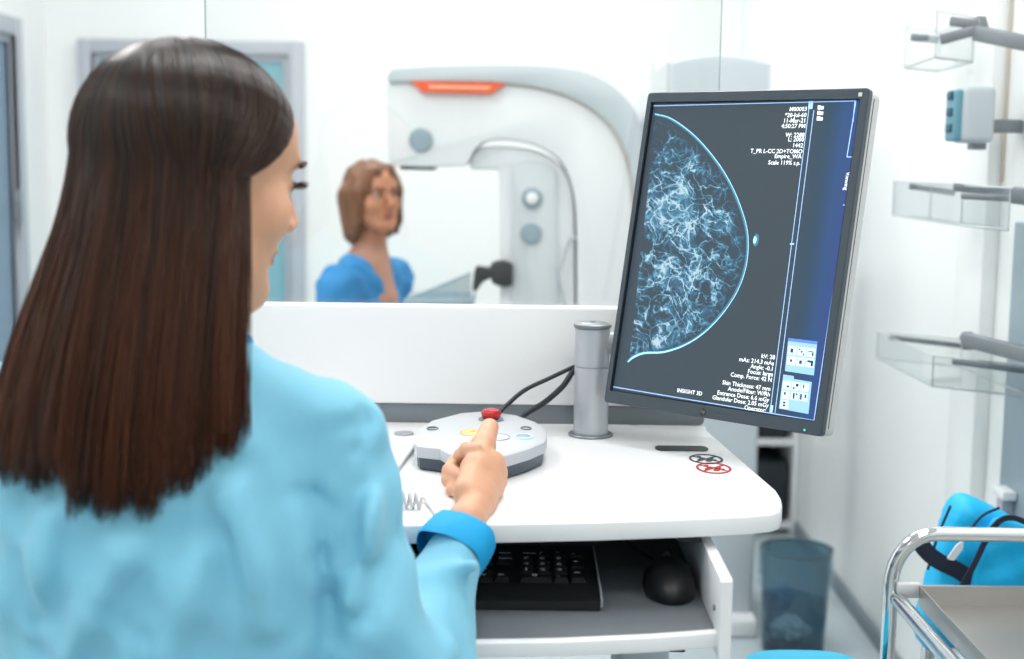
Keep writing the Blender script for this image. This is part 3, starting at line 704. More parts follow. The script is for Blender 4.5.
for i, j, mk in ((0, 0, [(.3, .3, .6, .7)]), (1, 0, [(.2, .2, .35, .4), (.4, .4, .6, .6), (.65, .65, .8, .85)]), (2, 0, [(.2, .35, .8, .45), (.6, .5, .8, .8)]), (0, 1, [(.35, .35, .6, .6)]), (1, 1, [(.35, .35, .65, .7)]), (2, 1, [(.2, .25, .85, .45), (.6, .45, .85, .8)])):
    cell((788.5, 345), (9.3, 1.1), (-1.1, 10.2), i, j, mk)
for i, j, mk in ((0, 0, [(.5, .5, .8, .7)]), (1, 0, [(.5, .2, .8, .5), (.2, .6, .4, .8)]), (2, 0, [(.3, .2, .45, .6)]), (0, 1, [(.3, .2, .5, .5)]), (1, 1, [(.3, .2, .5, .8), (.6, .2, .8, .4)]), (2, 1, [(.1, .2, .3, .8), (.6, .2, .8, .6)]), (0, 2, [(.3, .2, .6, .4), (.3, .5, .6, .7)])):
    cell((783, 380), (9.0, 1.1), (-1.1, 9.6), i, j, mk)
loc('tool_icons', mbi, M['s_icon'], SCR); loc('tool_icon_marks', mbd, M['s_dark'], SCR)
_dg = None
def text(s_, size, m, name, par, MW, ax='LEFT', bold=0):
    cu = bpy.data.curves.new('t', 'FONT'); cu.body = s_; cu.size = size; cu.align_x = ax; cu.offset = bold; cu.resolution_u = 2; cu.fill_mode = 'FRONT'
    o = bpy.data.objects.new('t', cu); COL.objects.link(o); bpy.context.view_layer.update()
    me = bpy.data.meshes.new_from_object(o.evaluated_get(bpy.context.evaluated_depsgraph_get()))
    bpy.data.objects.remove(o); me.transform(absmat(par).inverted() @ MW if par else MW); me.materials.clear(); me.materials.append(m)
    q = bpy.data.objects.new(name, me); COL.objects.link(q)
    if par: q.parent = par
    return q
def stext(s_, px, py, hpx, ax='RIGHT', rot=0):
    p = scl([(px, py)])[0]; text(s_, hpx, M['s_white'], 'screen_text', SCR, MM @ Matrix.Translation(V(p.x, p.y, ZS+.0004)) @ Matrix.Rotation(rot, 4, 'Z'), ax, hpx*.012)
for s_, x, y in (('M00003', 807, 111), ('*20-Jul-60', 806.5, 117), ('11-Mar-21', 806, 122.5), ('4:50:27 PM', 805.5, 128), ('W: 2288', 804.5, 137), ('L: 2000', 804, 141.5), ('1442', 803, 147.5), ('T_PR L-CC 2D+TOMO', 802.5, 153.5), ('Empire_WA', 801.5, 158.5), ('Scale 119% s.p.', 800.5, 165),
                 ('kV: 28', 775, 361), ('mAs: 214.3 mAs', 774, 367), ('Angle: -0.1', 773.5, 372.5), ('Focus: large', 773, 378), ('Comp. Force: 42 N', 772, 383.5), ('Skin Thickness: 47 mm', 770.5, 392.5), ('Anode/Filter: W/Rh', 770, 398), ('Entrance Dose: 6.6 mGy', 769, 403.5), ('Glandular Dose: 2.05 mGy', 768.5, 409), ('Operator:', 766, 414)):
    stext(s_, x, y-(1.5 if y > 300 else 0), .0078)
stext('INSIGHT 3D', 677, 392, .0075, 'LEFT'); stext('Viewing', 846.5, 172, .0072, 'LEFT', -PI/2)
p = sc(861, 94.5, .0002); mb = MB(); mb.box((p.x-.001, p.y, .0003), (.005, .005, .0006), None, .0002); loc('bezel_emblem', mb, M['shell'], t)
p = sc(703, 412, 0)
mb = MB(); mb.lathe(V(p.x, p.y, 0), [(.005, .0), (.005, .0004), (0, .0004)], 24); lg = loc('logo_disc', mb, M['lip'], t)
text('hp', .0072, M['logo'], 'logo_letters', lg, MM @ Matrix.Translation(V(p.x, p.y-.0015, .0006)), 'CENTER')
p = sc(804.5, 430, 0); mb = MB(); mb.lathe(V(p.x, p.y, 0), [(.0015, .0), (.0015, .0004), (0, .0005)], 16); loc('power_light', mb, M['led'], t)
# post + arm
t = empty('monitor_post', pc, 'silver cylindrical monitor post standing on the white desk', 'stand')
r = .0245
MB().lathe(pc, [(r+.007, .0005), (r+.0075, .002), (r+.006, .0035), (r, .004)], 40).build('post_flange', M['silver2'], t)
zs = P(597, 366, pc.y).z-DZ
MB().lathe(pc, [(r, .004), (r, zs-.001)], 40).build('post_tube', M['silver'], t)
MB().lathe(pc, [(r*.95, zs-.001), (r*.95, zs+.0005), (r, zs+.001), (r, ztop-.009), (r*.96, ztop-.008)], 40).build('post_sleeve', M['silver'], t)
MB().lathe(pc, [(r+.001, ztop-.008), (r+.002, ztop-.007), (r+.002, ztop-.003), (r*.8, ztop), (0, ztop)], 40).build('post_cap', M['silver2'], t)
MB().lathe(pc, [(.004, ztop), (.004, ztop+.0006), (0, ztop+.0006)], 16).build('cap_screw', M['dgrey'], t)
bk = MM @ V(Wm/2, Hm/2, -.075); zb = MM @ V(Wm/2, Hm/2, -.061)
el = V(bk.x+.02, bk.y+.03, pc.z+ztop-.05)
mb = MB(); mb.tube(smoothpath([V(pc.x+.01, pc.y, pc.z+ztop-.03), V(pc.x+.08, pc.y+.01, pc.z+ztop-.03), V(el.x-.04, el.y, el.z+.02), V(bk.x, bk.y, bk.z), zb], 6), .016, 16); mb.build('swing_arm', M['silver'], t)

# ---- control console
CZ = .8815
t = empty('control_console', G(480, 440, DZ), 'grey flat control console with buttons and red knob on the white desk', 'control console')
ol = [(414.6, 437), (414.5, 443.5), (417, 446), (440, 448.5), (441.5, 449.5), (449, 453.5), (470, 458), (492, 458), (510, 454.5), (530, 448.5), (545, 442), (547, 437), (546.5, 430), (536, 421.5), (515.5, 414.5), (487, 410.5), (461, 412.5), (432, 420), (418, 429)]
olp = [G(x, y, CZ) for x, y in ol]; cc = sum(olp, V(0, 0, 0))/len(olp)
def ring(sc_, z): return [V(cc.x+(p.x-cc.x)*sc_, cc.y+(p.y-cc.y)*sc_, z) for p in olp]
def stack(rings, name, m, par):
    mb = MB(); n = len(rings[0]); vs = [p for r_ in rings for p in r_]; fs = []
    for i in range(len(rings)-1):
        for k in range(n): fs.append([i*n+k, i*n+(k+1) % n, (i+1)*n+(k+1) % n, (i+1)*n+k])
    fs.append(list(range(n))[::-1]); fs.append([(len(rings)-1)*n+k for k in range(n)])
    mb._add(vs, fs); return mb.build(name, m, par)
stack([ring(.90, DZ+.0005), ring(.95, DZ+.002), ring(.96, CZ-.017), ring(.97, CZ-.0155)], 'console_base', M['ctlbase'], t)
SH = stack([ring(.985, CZ-.0150), ring(1, CZ-.0135), ring(1, CZ-.0028), ring(.992, CZ-.0008), ring(.97, CZ), ring(.8, CZ+.0012), ring(.4, CZ+.0025), ring(.1, CZ+.003)], 'console_shell', M['ctl'], t)
CT = CZ+.0024
def btn(px, py, r, m, nm, h=.0018, inn=0):
    c = G(px, py, CT); mb = MB()
    if inn: mb.lathe(c+V(0, 0, -.0012), [(inn, 0), (inn, h), (r, h), (r, 0), (inn, 0)], 40, None, 1, 1.3)
    else: mb.lathe(c+V(0, 0, -.0015), [(r, 0), (r, h), (r*.9, h+.0005), (0, h+.0006)], 40, None, 1, 1.3)
    return mb.build(nm, m, t)
btn(472, 433, .0165, M['yline'], 'button_ring', .0022, .0135); yb = btn(472, 433, .0133, M['yellow'], 'yellow_button', .0024)
c = G(473, 431, CT+.0024); mb = MB(); mb.prism([c+V(-.005, 0, 0), c+V(.004, .003, 0), c+V(.001, 0, 0), c+V(.004, -.004, 0)], (0, 0, .0003)); mb.build('button_mark', M['yline'], yb)
btn(523, 436.5, .0125, M['cyanring'], 'lit_ring', .0022, .0102); gb = btn(523, 436.5, .0100, M['mblue'], 'grey_button', .0022)
btn(526, 428, .0075, M['silver2'], 'small_ring', .0018, .0062); btn(497, 437, .017, M['silver2'], 'round_ring', .0016, .0162); btn(432.5, 428, .008, M['silver2'], 'small_ring', .0016, .0066)
c = G(432.5, 428, CT+.0008); MB().box(c, (.008, .002, .0005)).build('console_mark', M['blackprint'], t)
kc = G(491, 419.5, CZ+.002)
MB().lathe(kc, [(.0175, -.001), (.0172, .0014), (.0145, .002), (.0125, .0008)], 40, None, 1, 1.2).build('knob_collar', M['silver2'], t)
MB().lathe(kc, [(.0095, 0), (.0105, .0015), (.0128, .004), (.0136, .008), (.0134, .0105), (.0112, .0135), (.006, .0152), (0, .0155)], 40).build('red_knob', M['red'], t, label='glossy red knob')
# cables
mb = MB(); a_ = P(576, 366, 1.99); mb.tube(smoothpath([V(pc.x-.0, pc.y+.018, a_.z+.008), a_, P(550, 378, 1.975), P(525, 390, 1.96), P(508, 404, 1.945), P(499, 413, 1.92), G(497, 417, CZ-.005)], 6), .0032, 8)
tag(mb.build('console_cable', M['cable']), 'upper thin black cable from the silver post to the console', 'cable', 'black cables behind the console')
mb = MB(); a_ = P(576, 369, 1.985); mb.tube(smoothpath([V(pc.x+.002, pc.y+.016, a_.z-.0), a_, P(563, 386, 1.97), P(545, 402, 1.965), P(527, 413, 1.96), P(521, 418, 1.945), G(515, 422, CZ-.006)], 6), .0042, 8)
tag(mb.build('console_cable', M['cable']), 'lower thicker black cable from the silver post to the console', 'cable', 'black cables behind the console')
# coiled cord
mb = MB(); c0 = G(396, 499, DZ+.0105); c1 = G(421, 500, DZ+.0105); pts_ = []
for k in range(181):
    w = k/180; a = w*4*2*PI; c = c0.lerp(c1, w); pts_.append(c+V(.0, .0085*math.cos(a), .0085*math.sin(a)))
pts_ = [G(372, 500, DZ+.006)]+pts_+[G(424, 498, DZ+.004), G(430, 506, DZ+.003), G(437, 516, DZ+.003), G(441, 522, DZ+.0025)]
mb.tube(pts_, .0018, 7); tag(mb.build('coiled_cord', M['cord']), 'thin white coiled cord lying on the desk beside the sleeve', 'cord')
mb = MB(); mb.tube(smoothpath([G(414, 446, DZ+.004), G(407, 455, DZ+.004), G(396, 470, DZ+.004), G(380, 492, DZ+.004)], 6), .0035, 8); tag(mb.build('console_lead', M['cord']), 'white lead running from the left of the console', 'cable')
mb = MB(); mb.lathe(G(404, 434, DZ), [(.014, .0006), (.0135, .0022), (0, .0024)], 32); tag(mb.build('cable_grommet', M['silver']), 'small round grey cap in the desk left of the console', 'grommet')

# ---- keyboard
kz = TZ+.0005; KX1 = .1005; KX0 = KX1-.445; KY0, KY1 = 1.475, 1.652
t = empty('keyboard', ((KX0+KX1)/2, KY0, kz), 'black computer keyboard on the pull-out tray', 'keyboard')
mb = MB(); mb.prism([V(KX0, KY0, kz), V(KX0, KY0, kz+.010), V(KX0, KY0+.03, kz+.016), V(KX0, KY1, kz+.022), V(KX0, KY1, kz)], (KX1-KX0, 0, 0), .002); mb.build('keyboard_case', M['black'], t)
mb = MB(); mb.prism([V(KX1+.0002, KY0+.002, kz+.0035), V(KX1+.0002, KY0+.002, kz+.0115), V(KX1+.0002, KY0+.03, kz+.0172), V(KX1+.0002, KY1, kz+.0232), V(KX1+.0002, KY1, kz+.012)], (.0022, 0, 0)); mb.build('side_trim', M['silver'], t, label='silver side trim')
proto = {}
def key(x, y, w=1, h=1, lg=None):
    z = kz+.016+(y-KY0-.03)*.045
    if (w, h) not in proto:
        mb = MB(); W_, H_ = .019*w-.002, .019*h-.002; tb = bmesh.new()
        a = [(-W_/2, -H_/2, 0), (W_/2, -H_/2, 0), (W_/2, H_/2, 0), (-W_/2, H_/2, 0)]; e = .0022
        bq = [(p[0]-math.copysign(e, p[0]), p[1]-math.copysign(e, p[1]), .006) for p in a]
        mb._add([Vector(p) for p in a+bq], [[0, 1, 5, 4], [1, 2, 6, 5], [2, 3, 7, 6], [3, 0, 4, 7], [4, 5, 6, 7], [3, 2, 1, 0]])
        bmesh.ops.bevel(mb.bm, geom=[e_ for e_ in mb.bm.edges if all(v.co.z > .003 for v in e_.verts)], offset=.0008, segments=2, affect='EDGES')
        o = mb.build('key', M['keym']); proto[(w, h)] = o; k = o
    else:
        k = proto[(w, h)].copy(); COL.objects.link(k)
    k.parent = t; k.matrix_basis = absmat(t).inverted() @ Matrix.Translation(V(x, y, z))
    if lg: text(lg, .0120 if len(lg) < 2 else .007, M['legend'], 'key_legend', k, Matrix.Translation(V(x-.0045, y-.003, z+.0065)), 'LEFT', .0006)
ky = KY0+.052; nx = KX1-.014-.019*3.5+.0095-.0095
nx = KX1-.013-.0095-.057
rows = [['0', None, '.', 'Ent'], ['1', '2', '3', None], ['4', '5', '6', '+'], ['7', '8', '9', None], ['Num', '/', '*', '-']]
key(nx+.0095, ky, 2, 1, '0'); key(nx+.038, ky, 1, 1, '.')
for j in (1, 2, 3, 4):
    for i in range(3): key(nx+.019*i, ky+.019*j, 1, 1, rows[j][i])
key(nx+.057, ky+.0095, 1, 2, '='); key(nx+.057, ky+.019*2.5, 1, 2, '+'); key(nx+.057, ky+.019*4, 1, 1, '-')
ax_ = nx-.0285-.038
for i in range(3): key(ax_+.019*i, ky, 1, 1, ('<', 'v', '>')[i])
key(ax_+.019, ky+.019, 1, 1, '^')
for j in (3, 4):
    for i in range(3): key(ax_+.019*i, ky+.019*j, 1, 1, (('Del', 'End', 'PgDn'), ('Ins', 'Hm', 'PgUp'))[j-3][i])
mx = ax_-.0285
for j in range(5):
    for i in range(13):
        if j == 0 and 3 <= i <= 8: continue
        key(mx-.019*i, ky+.019*j)
key(mx-.019*5.5, ky, 6, 1)
# ---- mouse
mc = G(668, 590, TZ); mc = V(mc.x, 1.548, TZ)
t = empty('computer_mouse', mc, 'black computer mouse on the tray beside the keyboard', 'mouse')
S = SDF(); S.ell(mc+V(0, 0, .008), (.031, .053, .030), None, .008)
def cut(X, Y, Z, D): return np.maximum(np.maximum(D, (mc.z+.0012)-Z), np.abs(X-mc.x)-.0285+.12*(Z-mc.z))
S.fn(cut); v, f = S.mesh(mc-V(.04, .06, .004), mc+V(.04, .06, .05), .0015); npmesh('mouse_body', [(v, f)], [M['black']], t)
mb = MB(); mb.tube([mc+V(0, .025, .0355), mc+V(0, .036, .032)], .004, 10); mb.build('scroll_wheel', M['rubber'], t)
mb = MB(); mb.tube(smoothpath([mc+V(0, .052, .008), mc+V(.005, .08, .004), mc+V(-.02, .15, .004), mc+V(-.05, .25, .004)], 6), .0018, 8); mb.build('mouse_lead', M['cable'], t)
# cable under the desk
mb = MB(); mb.tube(smoothpath([P(650, 650, 1.6), P(655, 662, 1.6), P(664, 690, 1.62), P(660, 760, 1.61)], 6), .0018, 7)

# ================================================================ STEEL TROLLEY, BAG, STOOLS
t = empty('steel_trolley', (.73, 1.7, 0), 'chrome tube trolley with a steel tray top at the lower right', 'trolley')
YT = 1.95; r = .0105; X0 = P(889, 620, YT).x; X1 = .925; zh = P(950, 534, YT).z; zr = P(900, 597, YT).z
hp = []
for k in range(9):
    q = k/8*PI/2; hp.append(V(X0+.062-.062*math.cos(q), YT, zh-.075+.075*math.sin(q)))
hp2 = [V(X0+X1-p.x, YT, p.z) for p in hp[::-1]]
for lb, Y0 in (('a', YT), ('b', 1.42)):
    MB().tube([V(p.x, Y0, p.z) for p in [V(X0, YT, .09)]+hp+hp2+[V(X1, YT, .09)]], r, 16).build('handle_frame', M['chrome'], t) if Y0 == YT else MB().tube([V(X0, Y0, .09), V(X0, Y0, zr), V(X1, Y0, zr), V(X1, Y0, .09)], r, 16).build('handle_frame', M['chrome'], t)
for x in (X0+.008, X1-.008):
    MB().tube([V(x, 1.42, zr), V(x, YT, zr)], r*1.05, 16).build('side_rail', M['chrome'], t)
zt = P(970, 587, YT-.02).z
def traybox(z, name):
    mb = MB(); x0, x1, y0, y1 = X0+.036, X1-.03, 1.44, YT-.018; hl = .03; th = .0015
    mb.bb((x0, y0, z-hl), (x1, y1, z-hl+th))
    for lo, hi in (((x0, y1-th, z-hl), (x1, y1, z)), ((x0, y0, z-hl), (x1, y0+th, z)), ((x0, y0, z-hl), (x0+th, y1, z)), ((x1-th, y0, z-hl), (x1, y1, z))): mb.bb(lo, hi)
    mb.bb((x0, y1, z-.003), (x1, y1+.006, z)); mb.bb((x0, y0-.006, z-.003), (x1, y0, z))
    return mb.build(name, M['steel'], t)
traybox(zt, 'steel_tray'); traybox(.28, 'steel_tray')
for x, y in ((X0, YT), (X1, YT), (X0, 1.42), (X1, 1.42)):
    for z in (zt-.008, .27): MB().box((x+(.022 if x == X0 else -.018), y+(-.012 if y == YT else .014), z), (.034, .012, .022), None, .003).build('tray_clip', M['whitepaint'], t)
    w = MB(); w.lathe(V(x-.009, y, .04), [(.012, 0), (.036, .002), (.036, .016), (.012, .018)], 24, Matrix.Rotation(PI/2, 3, 'Y')); c = w.build('caster', M['rubber'], t)
    MB().bb((x-.014, y-.012, .06), (x+.014, y+.012, .095), .003).build('caster_fork', M['chrome'], c)
# chair under the bag
t = empty('visitor_chair', (.78, 2.3, 0), 'low grey bench seat under the blue bag by the right wall', 'chair')
MB().bb((.70, 2.10, .43), (.925, 2.33, .47), .015, 4).build('seat', M['mgrey2'], t)
for x in (.72, .905):
    for y in (2.12, 2.31): MB().tube([V(x, y, .001), V(x, y, .435)], .011, 12).build('leg', M['chrome'], t)
# blue bag
t = empty('blue_bag', (.78, 2.26, .47), 'bright blue bag with dark straps lying behind the trolley', 'bag')
YG = 2.2
def puff(outline, Y, th, name, m, par, h=.006):
    pl = [P(x, y, Y) for x, y in outline]; o2 = [(p.x, p.z) for p in smoothpath(pl, 6, True)]
    pol = np.array(o2); lo = pol.min(0)-.03; hi = pol.max(0)+.03
    def f(X, Y_, Z, D):
        d = np.full(X.shape, 1e9); s_ = np.ones(X.shape); n = len(pol)
        X2 = X[:, 0, :]; Z2 = Z[:, 0, :]; d = np.full(X2.shape, 1e9); s_ = np.ones(X2.shape)
        for i in range(n):
            a = pol[i]; b = pol[i-1]; e = b-a; w0 = X2-a[0]; w1 = Z2-a[1]; tt = np.clip((w0*e[0]+w1*e[1])/(e@e+1e-12), 0, 1)
            d = np.minimum(d, (w0-e[0]*tt)**2+(w1-e[1]*tt)**2)
            c1 = Z2 >= a[1]; c2_ = Z2 < b[1]; c3 = e[0]*w1 > e[1]*w0
            fl = (c1 & c2_ & c3) | (~c1 & ~c2_ & ~c3); s_ = np.where(fl, -s_, s_)
        sd = (s_*np.sqrt(d))[:, None, :]+0*X
        dep = np.clip(-sd/.07, 0, 1); prof = th*(.35+.65*np.sqrt(1-(1-dep)**2+1e-6))
        wr = .003*np.sin(X*70+Z*40)+.002*np.sin(Z*110-X*50)
        return np.maximum(sd, np.abs(Y_-Y)-prof-wr*(dep > 0))*.7
    S = SDF(); S.fn(f); v, fc = S.mesh((lo[0], Y-th-.02, lo[1]), (hi[0], Y+th+.02, hi[1]), h)
    return npmesh(name, [(v, fc)], [m], par)
zbot = .474
yb_ = 150+ (CAMZ-zbot)*F/YG+3
puff([(917, 620), (926, 590), (938, 540), (950, 507), (961, 495), (974, 498), (995, 508), (1015, 519), (1045, 540), (1066, 600), (1068, yb_), (980, yb_), (925, yb_)], YG, .055, 'bag_body', M['bag'], t)
puff([(992, 520), (1012, 520), (1050, 545), (1063, 600), (1060, 630), (965, 630), (968, 590), (980, 548)], YG-.058, .022, 'front_pocket', M['bag'], t)
def band(l, w, name, m, Y, par=t):
    pl = smoothpath([P(x, y, Y) for x, y in l], 8); mb = MB(); N = len(pl)
    A_ = []; B_ = []
    for i, p in enumerate(pl):
        d = (pl[min(i+1, N-1)]-pl[max(i-1, 0)]).normalized(); o = V(-d.z, 0, d.x)*w/2; A_.append(p+o); B_.append(p-o)
    bm = MB(); off = V(0, .004, 0); vs = []; 
    for a, b in zip(A_, B_): vs += [a, b, b+off, a+off]
    fs = []
    for i in range(N-1):
        for k in range(4): fs.append([i*4+k, i*4+(k+1) % 4, i*4+4+(k+1) % 4, i*4+4+k])
    fs += [[3, 2, 1, 0], [(N-1)*4+k for k in range(4)]]
    bm._add(vs, fs); return bm.build(name, m, par)
band([(1030, 524), (1012, 518), (998, 523), (986, 541), (976, 562), (962, 588), (950, 610)], .0085, 'strap', M['bagdark'], YG-.082)
band([(1000, 508), (986, 514), (977, 522), (965, 540)], .003, 'seam_tape', M['bagdark'], YG-.06)
band([(918, 540), (928, 553), (940, 562), (960, 572), (985, 590)], .026, 'strap', M['bagdark'], YG-.062)
band([(951, 506), (938, 537), (928, 570)], .003, 'seam_tape', M['bagdark'], YG-.05)
mb = MB(); mb.prism(rounded([P(x, y, YG-.092) for x, y in ((947, 559), (957, 545), (964, 540), (963, 549), (954, 561))], .003), (0, .003, 0)); mb.build('tag', M['tagw'], t, label='white tag')
# blue stool
sx_, sy_, sz = .418, 1.85, .537
t = empty('round_stool', (sx_, sy_, 0), 'bright blue padded stool at the bottom edge beside the trolley', 'stool')
def supell(s_, z, ex=3.2, a=.094, b=.115, n=48):
    o = []
    for k in range(n):
        q = 2*PI*k/n; cx, sy2 = math.cos(q), math.sin(q)
        o.append(V(sx_+a*s_*math.copysign(abs(cx)**(2/ex), cx), sy_+b*s_*math.copysign(abs(sy2)**(2/ex), sy2), z))
    return o
stack([supell(.9, sz-.045), supell(.98, sz-.04), supell(1, sz-.02), supell(.98, sz-.008), supell(.92, sz-.001), supell(.5, sz+.001), supell(.1, sz+.002)], 'seat', M['seatb'], t)
MB().lathe((sx_, sy_, 0), [(.022, .08), (.022, .3), (.014, .3), (.014, sz-.046), (.05, sz-.046)], 24).build('gas_lift', M['chrome'], t)
for k in range(5):
    a = 2*PI*k/5+.3; d = V(math.cos(a), math.sin(a), 0)*.14; c = V(sx_, sy_, 0)
    lg = MB().tube([c+V(0, 0, .09), c+d+V(0, 0, .06)], [.016, .01], 10).build('leg', M['chrome'], t)
    MB().lathe(c+d+V(0, 0, .026)-d.normalized().cross(V(0, 0, 1))*.01, [(.008, 0), (.024, .002), (.024, .018), (.008, .02)], 20, Matrix.Rotation(a, 3, 'Z') @ Matrix.Rotation(-PI/2, 3, 'X')).build('caster', M['rubber'], lg)

# ================================================================ PEOPLE
def rotz(a): return Matrix.Rotation(a, 3, 'Z')
def head(S, O, R, s=1.0, k=.012, ear=.076):
    """face looks along local +y, +x is the person's right-hand... (viewer's left), z up"""
    def T(p): return O+R @ (Vector(p)*s)
    def E(c, r, kk=k, sub=False): (S.sub if sub else S.ell)(T(c), [x*s for x in r], R, kk*s)
    def C(a, b, r1, r2, kk=k): S.cone(T(a), T(b), r1*s, r2*s, kk*s)
    E((0, -.012, .032), (.074, .094, .083))
    E((0, .035, -.03), (.057, .052, .078), .03)
    E((0, .045, .05), (.055, .045, .045), .03)
    for q in (1, -1):
        C((q*.056, .0, -.045), (q*.022, .062, -.092), .02, .016, .025)
        E((q*.038, .056, -.022), (.026, .024, .026), .02)
    E((0, .07, -.094), (.022, .017, .016), .02)
    C((-.028, .082, .030), (.028, .082, .030), .009, .009, .015)
    for q in (1, -1): E((q*.031, .094, .010), (.017, .012, .011), .012, True)
    for q in (1, -1): E((q*.031, .071, .009), (.0145, .0145, .0125), .004)
    C((0, .086, .018), (0, .108, -.022), .0065, .0095, .01)
    for q in (1, -1): E((q*.010, .100, -.027), (.0075, .009, .007), .006)
    E((0, .084, -.052), (.024, .011, .0065), .006); E((0, .082, -.063), (.020, .011, .0075), .006)
    E((0, .091, -.0573), (.020, .004, .0014), .002, True)
    for q in (1, -1): E((q*ear, -.006, .0), (.007, .017, .029), .006)
    return T
def eyes(T, R, par, s=1.0, irism=None):
    for q in (1, -1):
        e = MB(); bm = bmesh.new(); bmesh.ops.create_uvsphere(bm, u_segments=20, v_segments=12, radius=.0125*s)
        e.merge(bm, T((q*.031, .0735, .009))); eo = e.build('eye', M['eyew'], par, angle=None)
        e = MB(); e.lathe(T((q*.031, .0857, .009)), [(.0058*s, 0), (.005*s, .001*s), (0, .0014*s)], 20, R @ Matrix.Rotation(-PI/2, 3, 'X')); e.build('iris', M['iris'], eo)
        pts_ = [T((q*x, y, z)) for x, y, z in ((.014, .093, .026), (.024, .0965, .030), (.036, .094, .0315), (.048, .083, .027))]
        e = MB(); e.tube(smoothpath(pts_, 4), .0026*s, 6); e.build('eyebrow', M['brow'], par)
        e = MB(); up = [T((q*x, y, z)) for x, y, z in ((.018, .0865, .007), (.025, .0885, .0115), (.033, .088, .0122), (.041, .085, .010), (.046, .079, .006))]
        lid = smoothpath(up, 4); e.tube(lid, .0011*s, 5)
        for i, p in enumerate(lid[2:]):
            e.tube([p, p+(R @ V(q*(.001+.0006*i), .0045, .0005))*s, p+(R @ V(q*(.002+.0007*i), .0075, .0030))*s], [.0006*s, .0005*s, .0002*s], 4)
        e.build('eyelashes', M['brow'], par)
def lipsfn(T, R, s):
    o = np.array(T((0, 0, 0))); Rm = np.array([list(r) for r in R])
    def f(c):
        l = (c-o)@Rm/s
        return ((l[:, 1] > .084) & (np.abs(l[:, 2]+.0575) < .0105*np.sqrt(np.clip(1-(l[:, 0]/.025)**2, 0, 1)))).astype(int)
    return f

# ---------------------------------------------------------------- operator
HY = 1.30
RH = rotz(-math.radians(49)) @ Matrix.Rotation(math.radians(-10), 3, 'X')
HC = P(190, 179, HY); HC = V(HC.x, HY, HC.z)
OPER = empty('person', V(-.31, 1.24, 0), 'seated operator with long dark hair and light blue coat, seen from behind', 'person')
nb = V(HC.x-.012, 1.27, HC.z-.158)     # neck base
S = SDF(); TH = head(S, HC, RH, 1.03, ear=.069)
S.cone(HC+RH @ V(0, -.03, -.05), nb, .050, .054, .03)
S.cone(nb, nb+V(0, .0, -.06), .06, .08, .04); S.cone(nb+V(-.06, .01, -.08), nb+V(.06, .01, -.08), .03, .03, .03)
hv = S.mesh(HC-V(.16, .16, .29), HC+V(.16, .16, .135), .0028)
lips_f = lipsfn(TH, RH, 1.03)
# arm and hand
sh = P(336, 438, 1.285); elb = P(396, 730, 1.26); wr = P(465, 523, 1.462)
def hp(x, y, Y): return P(x, y, Y)
S = SDF()
S.cone(elb+V(0, 0, .0), wr, .032, .0175, .01)
mcp = [hp(493, 463, 1.600), hp(498, 472, 1.605), hp(498, 482, 1.60), hp(493, 491, 1.588)]
pip = [hp(462, 456, 1.632), hp(455, 464, 1.640), hp(453, 474, 1.632), hp(455, 485, 1.608)]
dip = [hp(467, 450, 1.605), hp(450, 471, 1.612), hp(449, 480, 1.606), hp(453, 490, 1.588)]
tip = [hp(476, 450, 1.585), hp(462, 477, 1.590), hp(461, 486, 1.585), hp(463, 493, 1.572)]
S.cone(wr, (mcp[0]+mcp[1])/2*.5+wr*.5, .0168, .0155, .012); S.cone(wr, (mcp[2]+mcp[3])/2*.5+wr*.5, .0165, .0150, .012)
for i in range(4):
    S.cone(wr.lerp(mcp[i], .4), mcp[i], .0128, .0108-.0006*i, .009)
S.cone(mcp[0], mcp[3], .0105, .009, .008)
tb = [hp(466, 492, 1.515), hp(475, 469, 1.566), hp(483, 446, 1.625), hp(489.5, 427.5, 1.672)]
S.cone(tb[0], tb[1], .0150, .0150, .010); S.cone(tb[1], tb[2], .0156, .0140, .006); S.cone(tb[2], tb[3], .0142, .0112, .006)
S.cone(tb[1], mcp[0], .010, .010, .012)
def fingers(X, Y, Z, D):
    for i in range(4):
        r_ = (.0098, .0100, .0094, .0082)[i]; T_ = SDF(); T_.cone(mcp[i], pip[i], r_*1.08, r_, .003); T_.cone(pip[i], dip[i], r_, r_*.93, .003); T_.cone(dip[i], tip[i], r_*.93, r_*.84, .003)
        d = T_.ev(X, Y, Z); k = .0035; h = np.clip(.5+.5*(D-d)/k, 0, 1); D = d*h+D*(1-h)-k*h*(1-h)
    return D
S.fn(fingers)
lo = np.minimum.reduce([A3(p) for p in (wr, *mcp, *pip, *dip, *tip, *tb)])-.03; hi = np.maximum.reduce([A3(p) for p in (wr, *mcp, *pip, *dip, *tip, *tb)])+.025
hand = S.mesh(lo, hi, .0014)
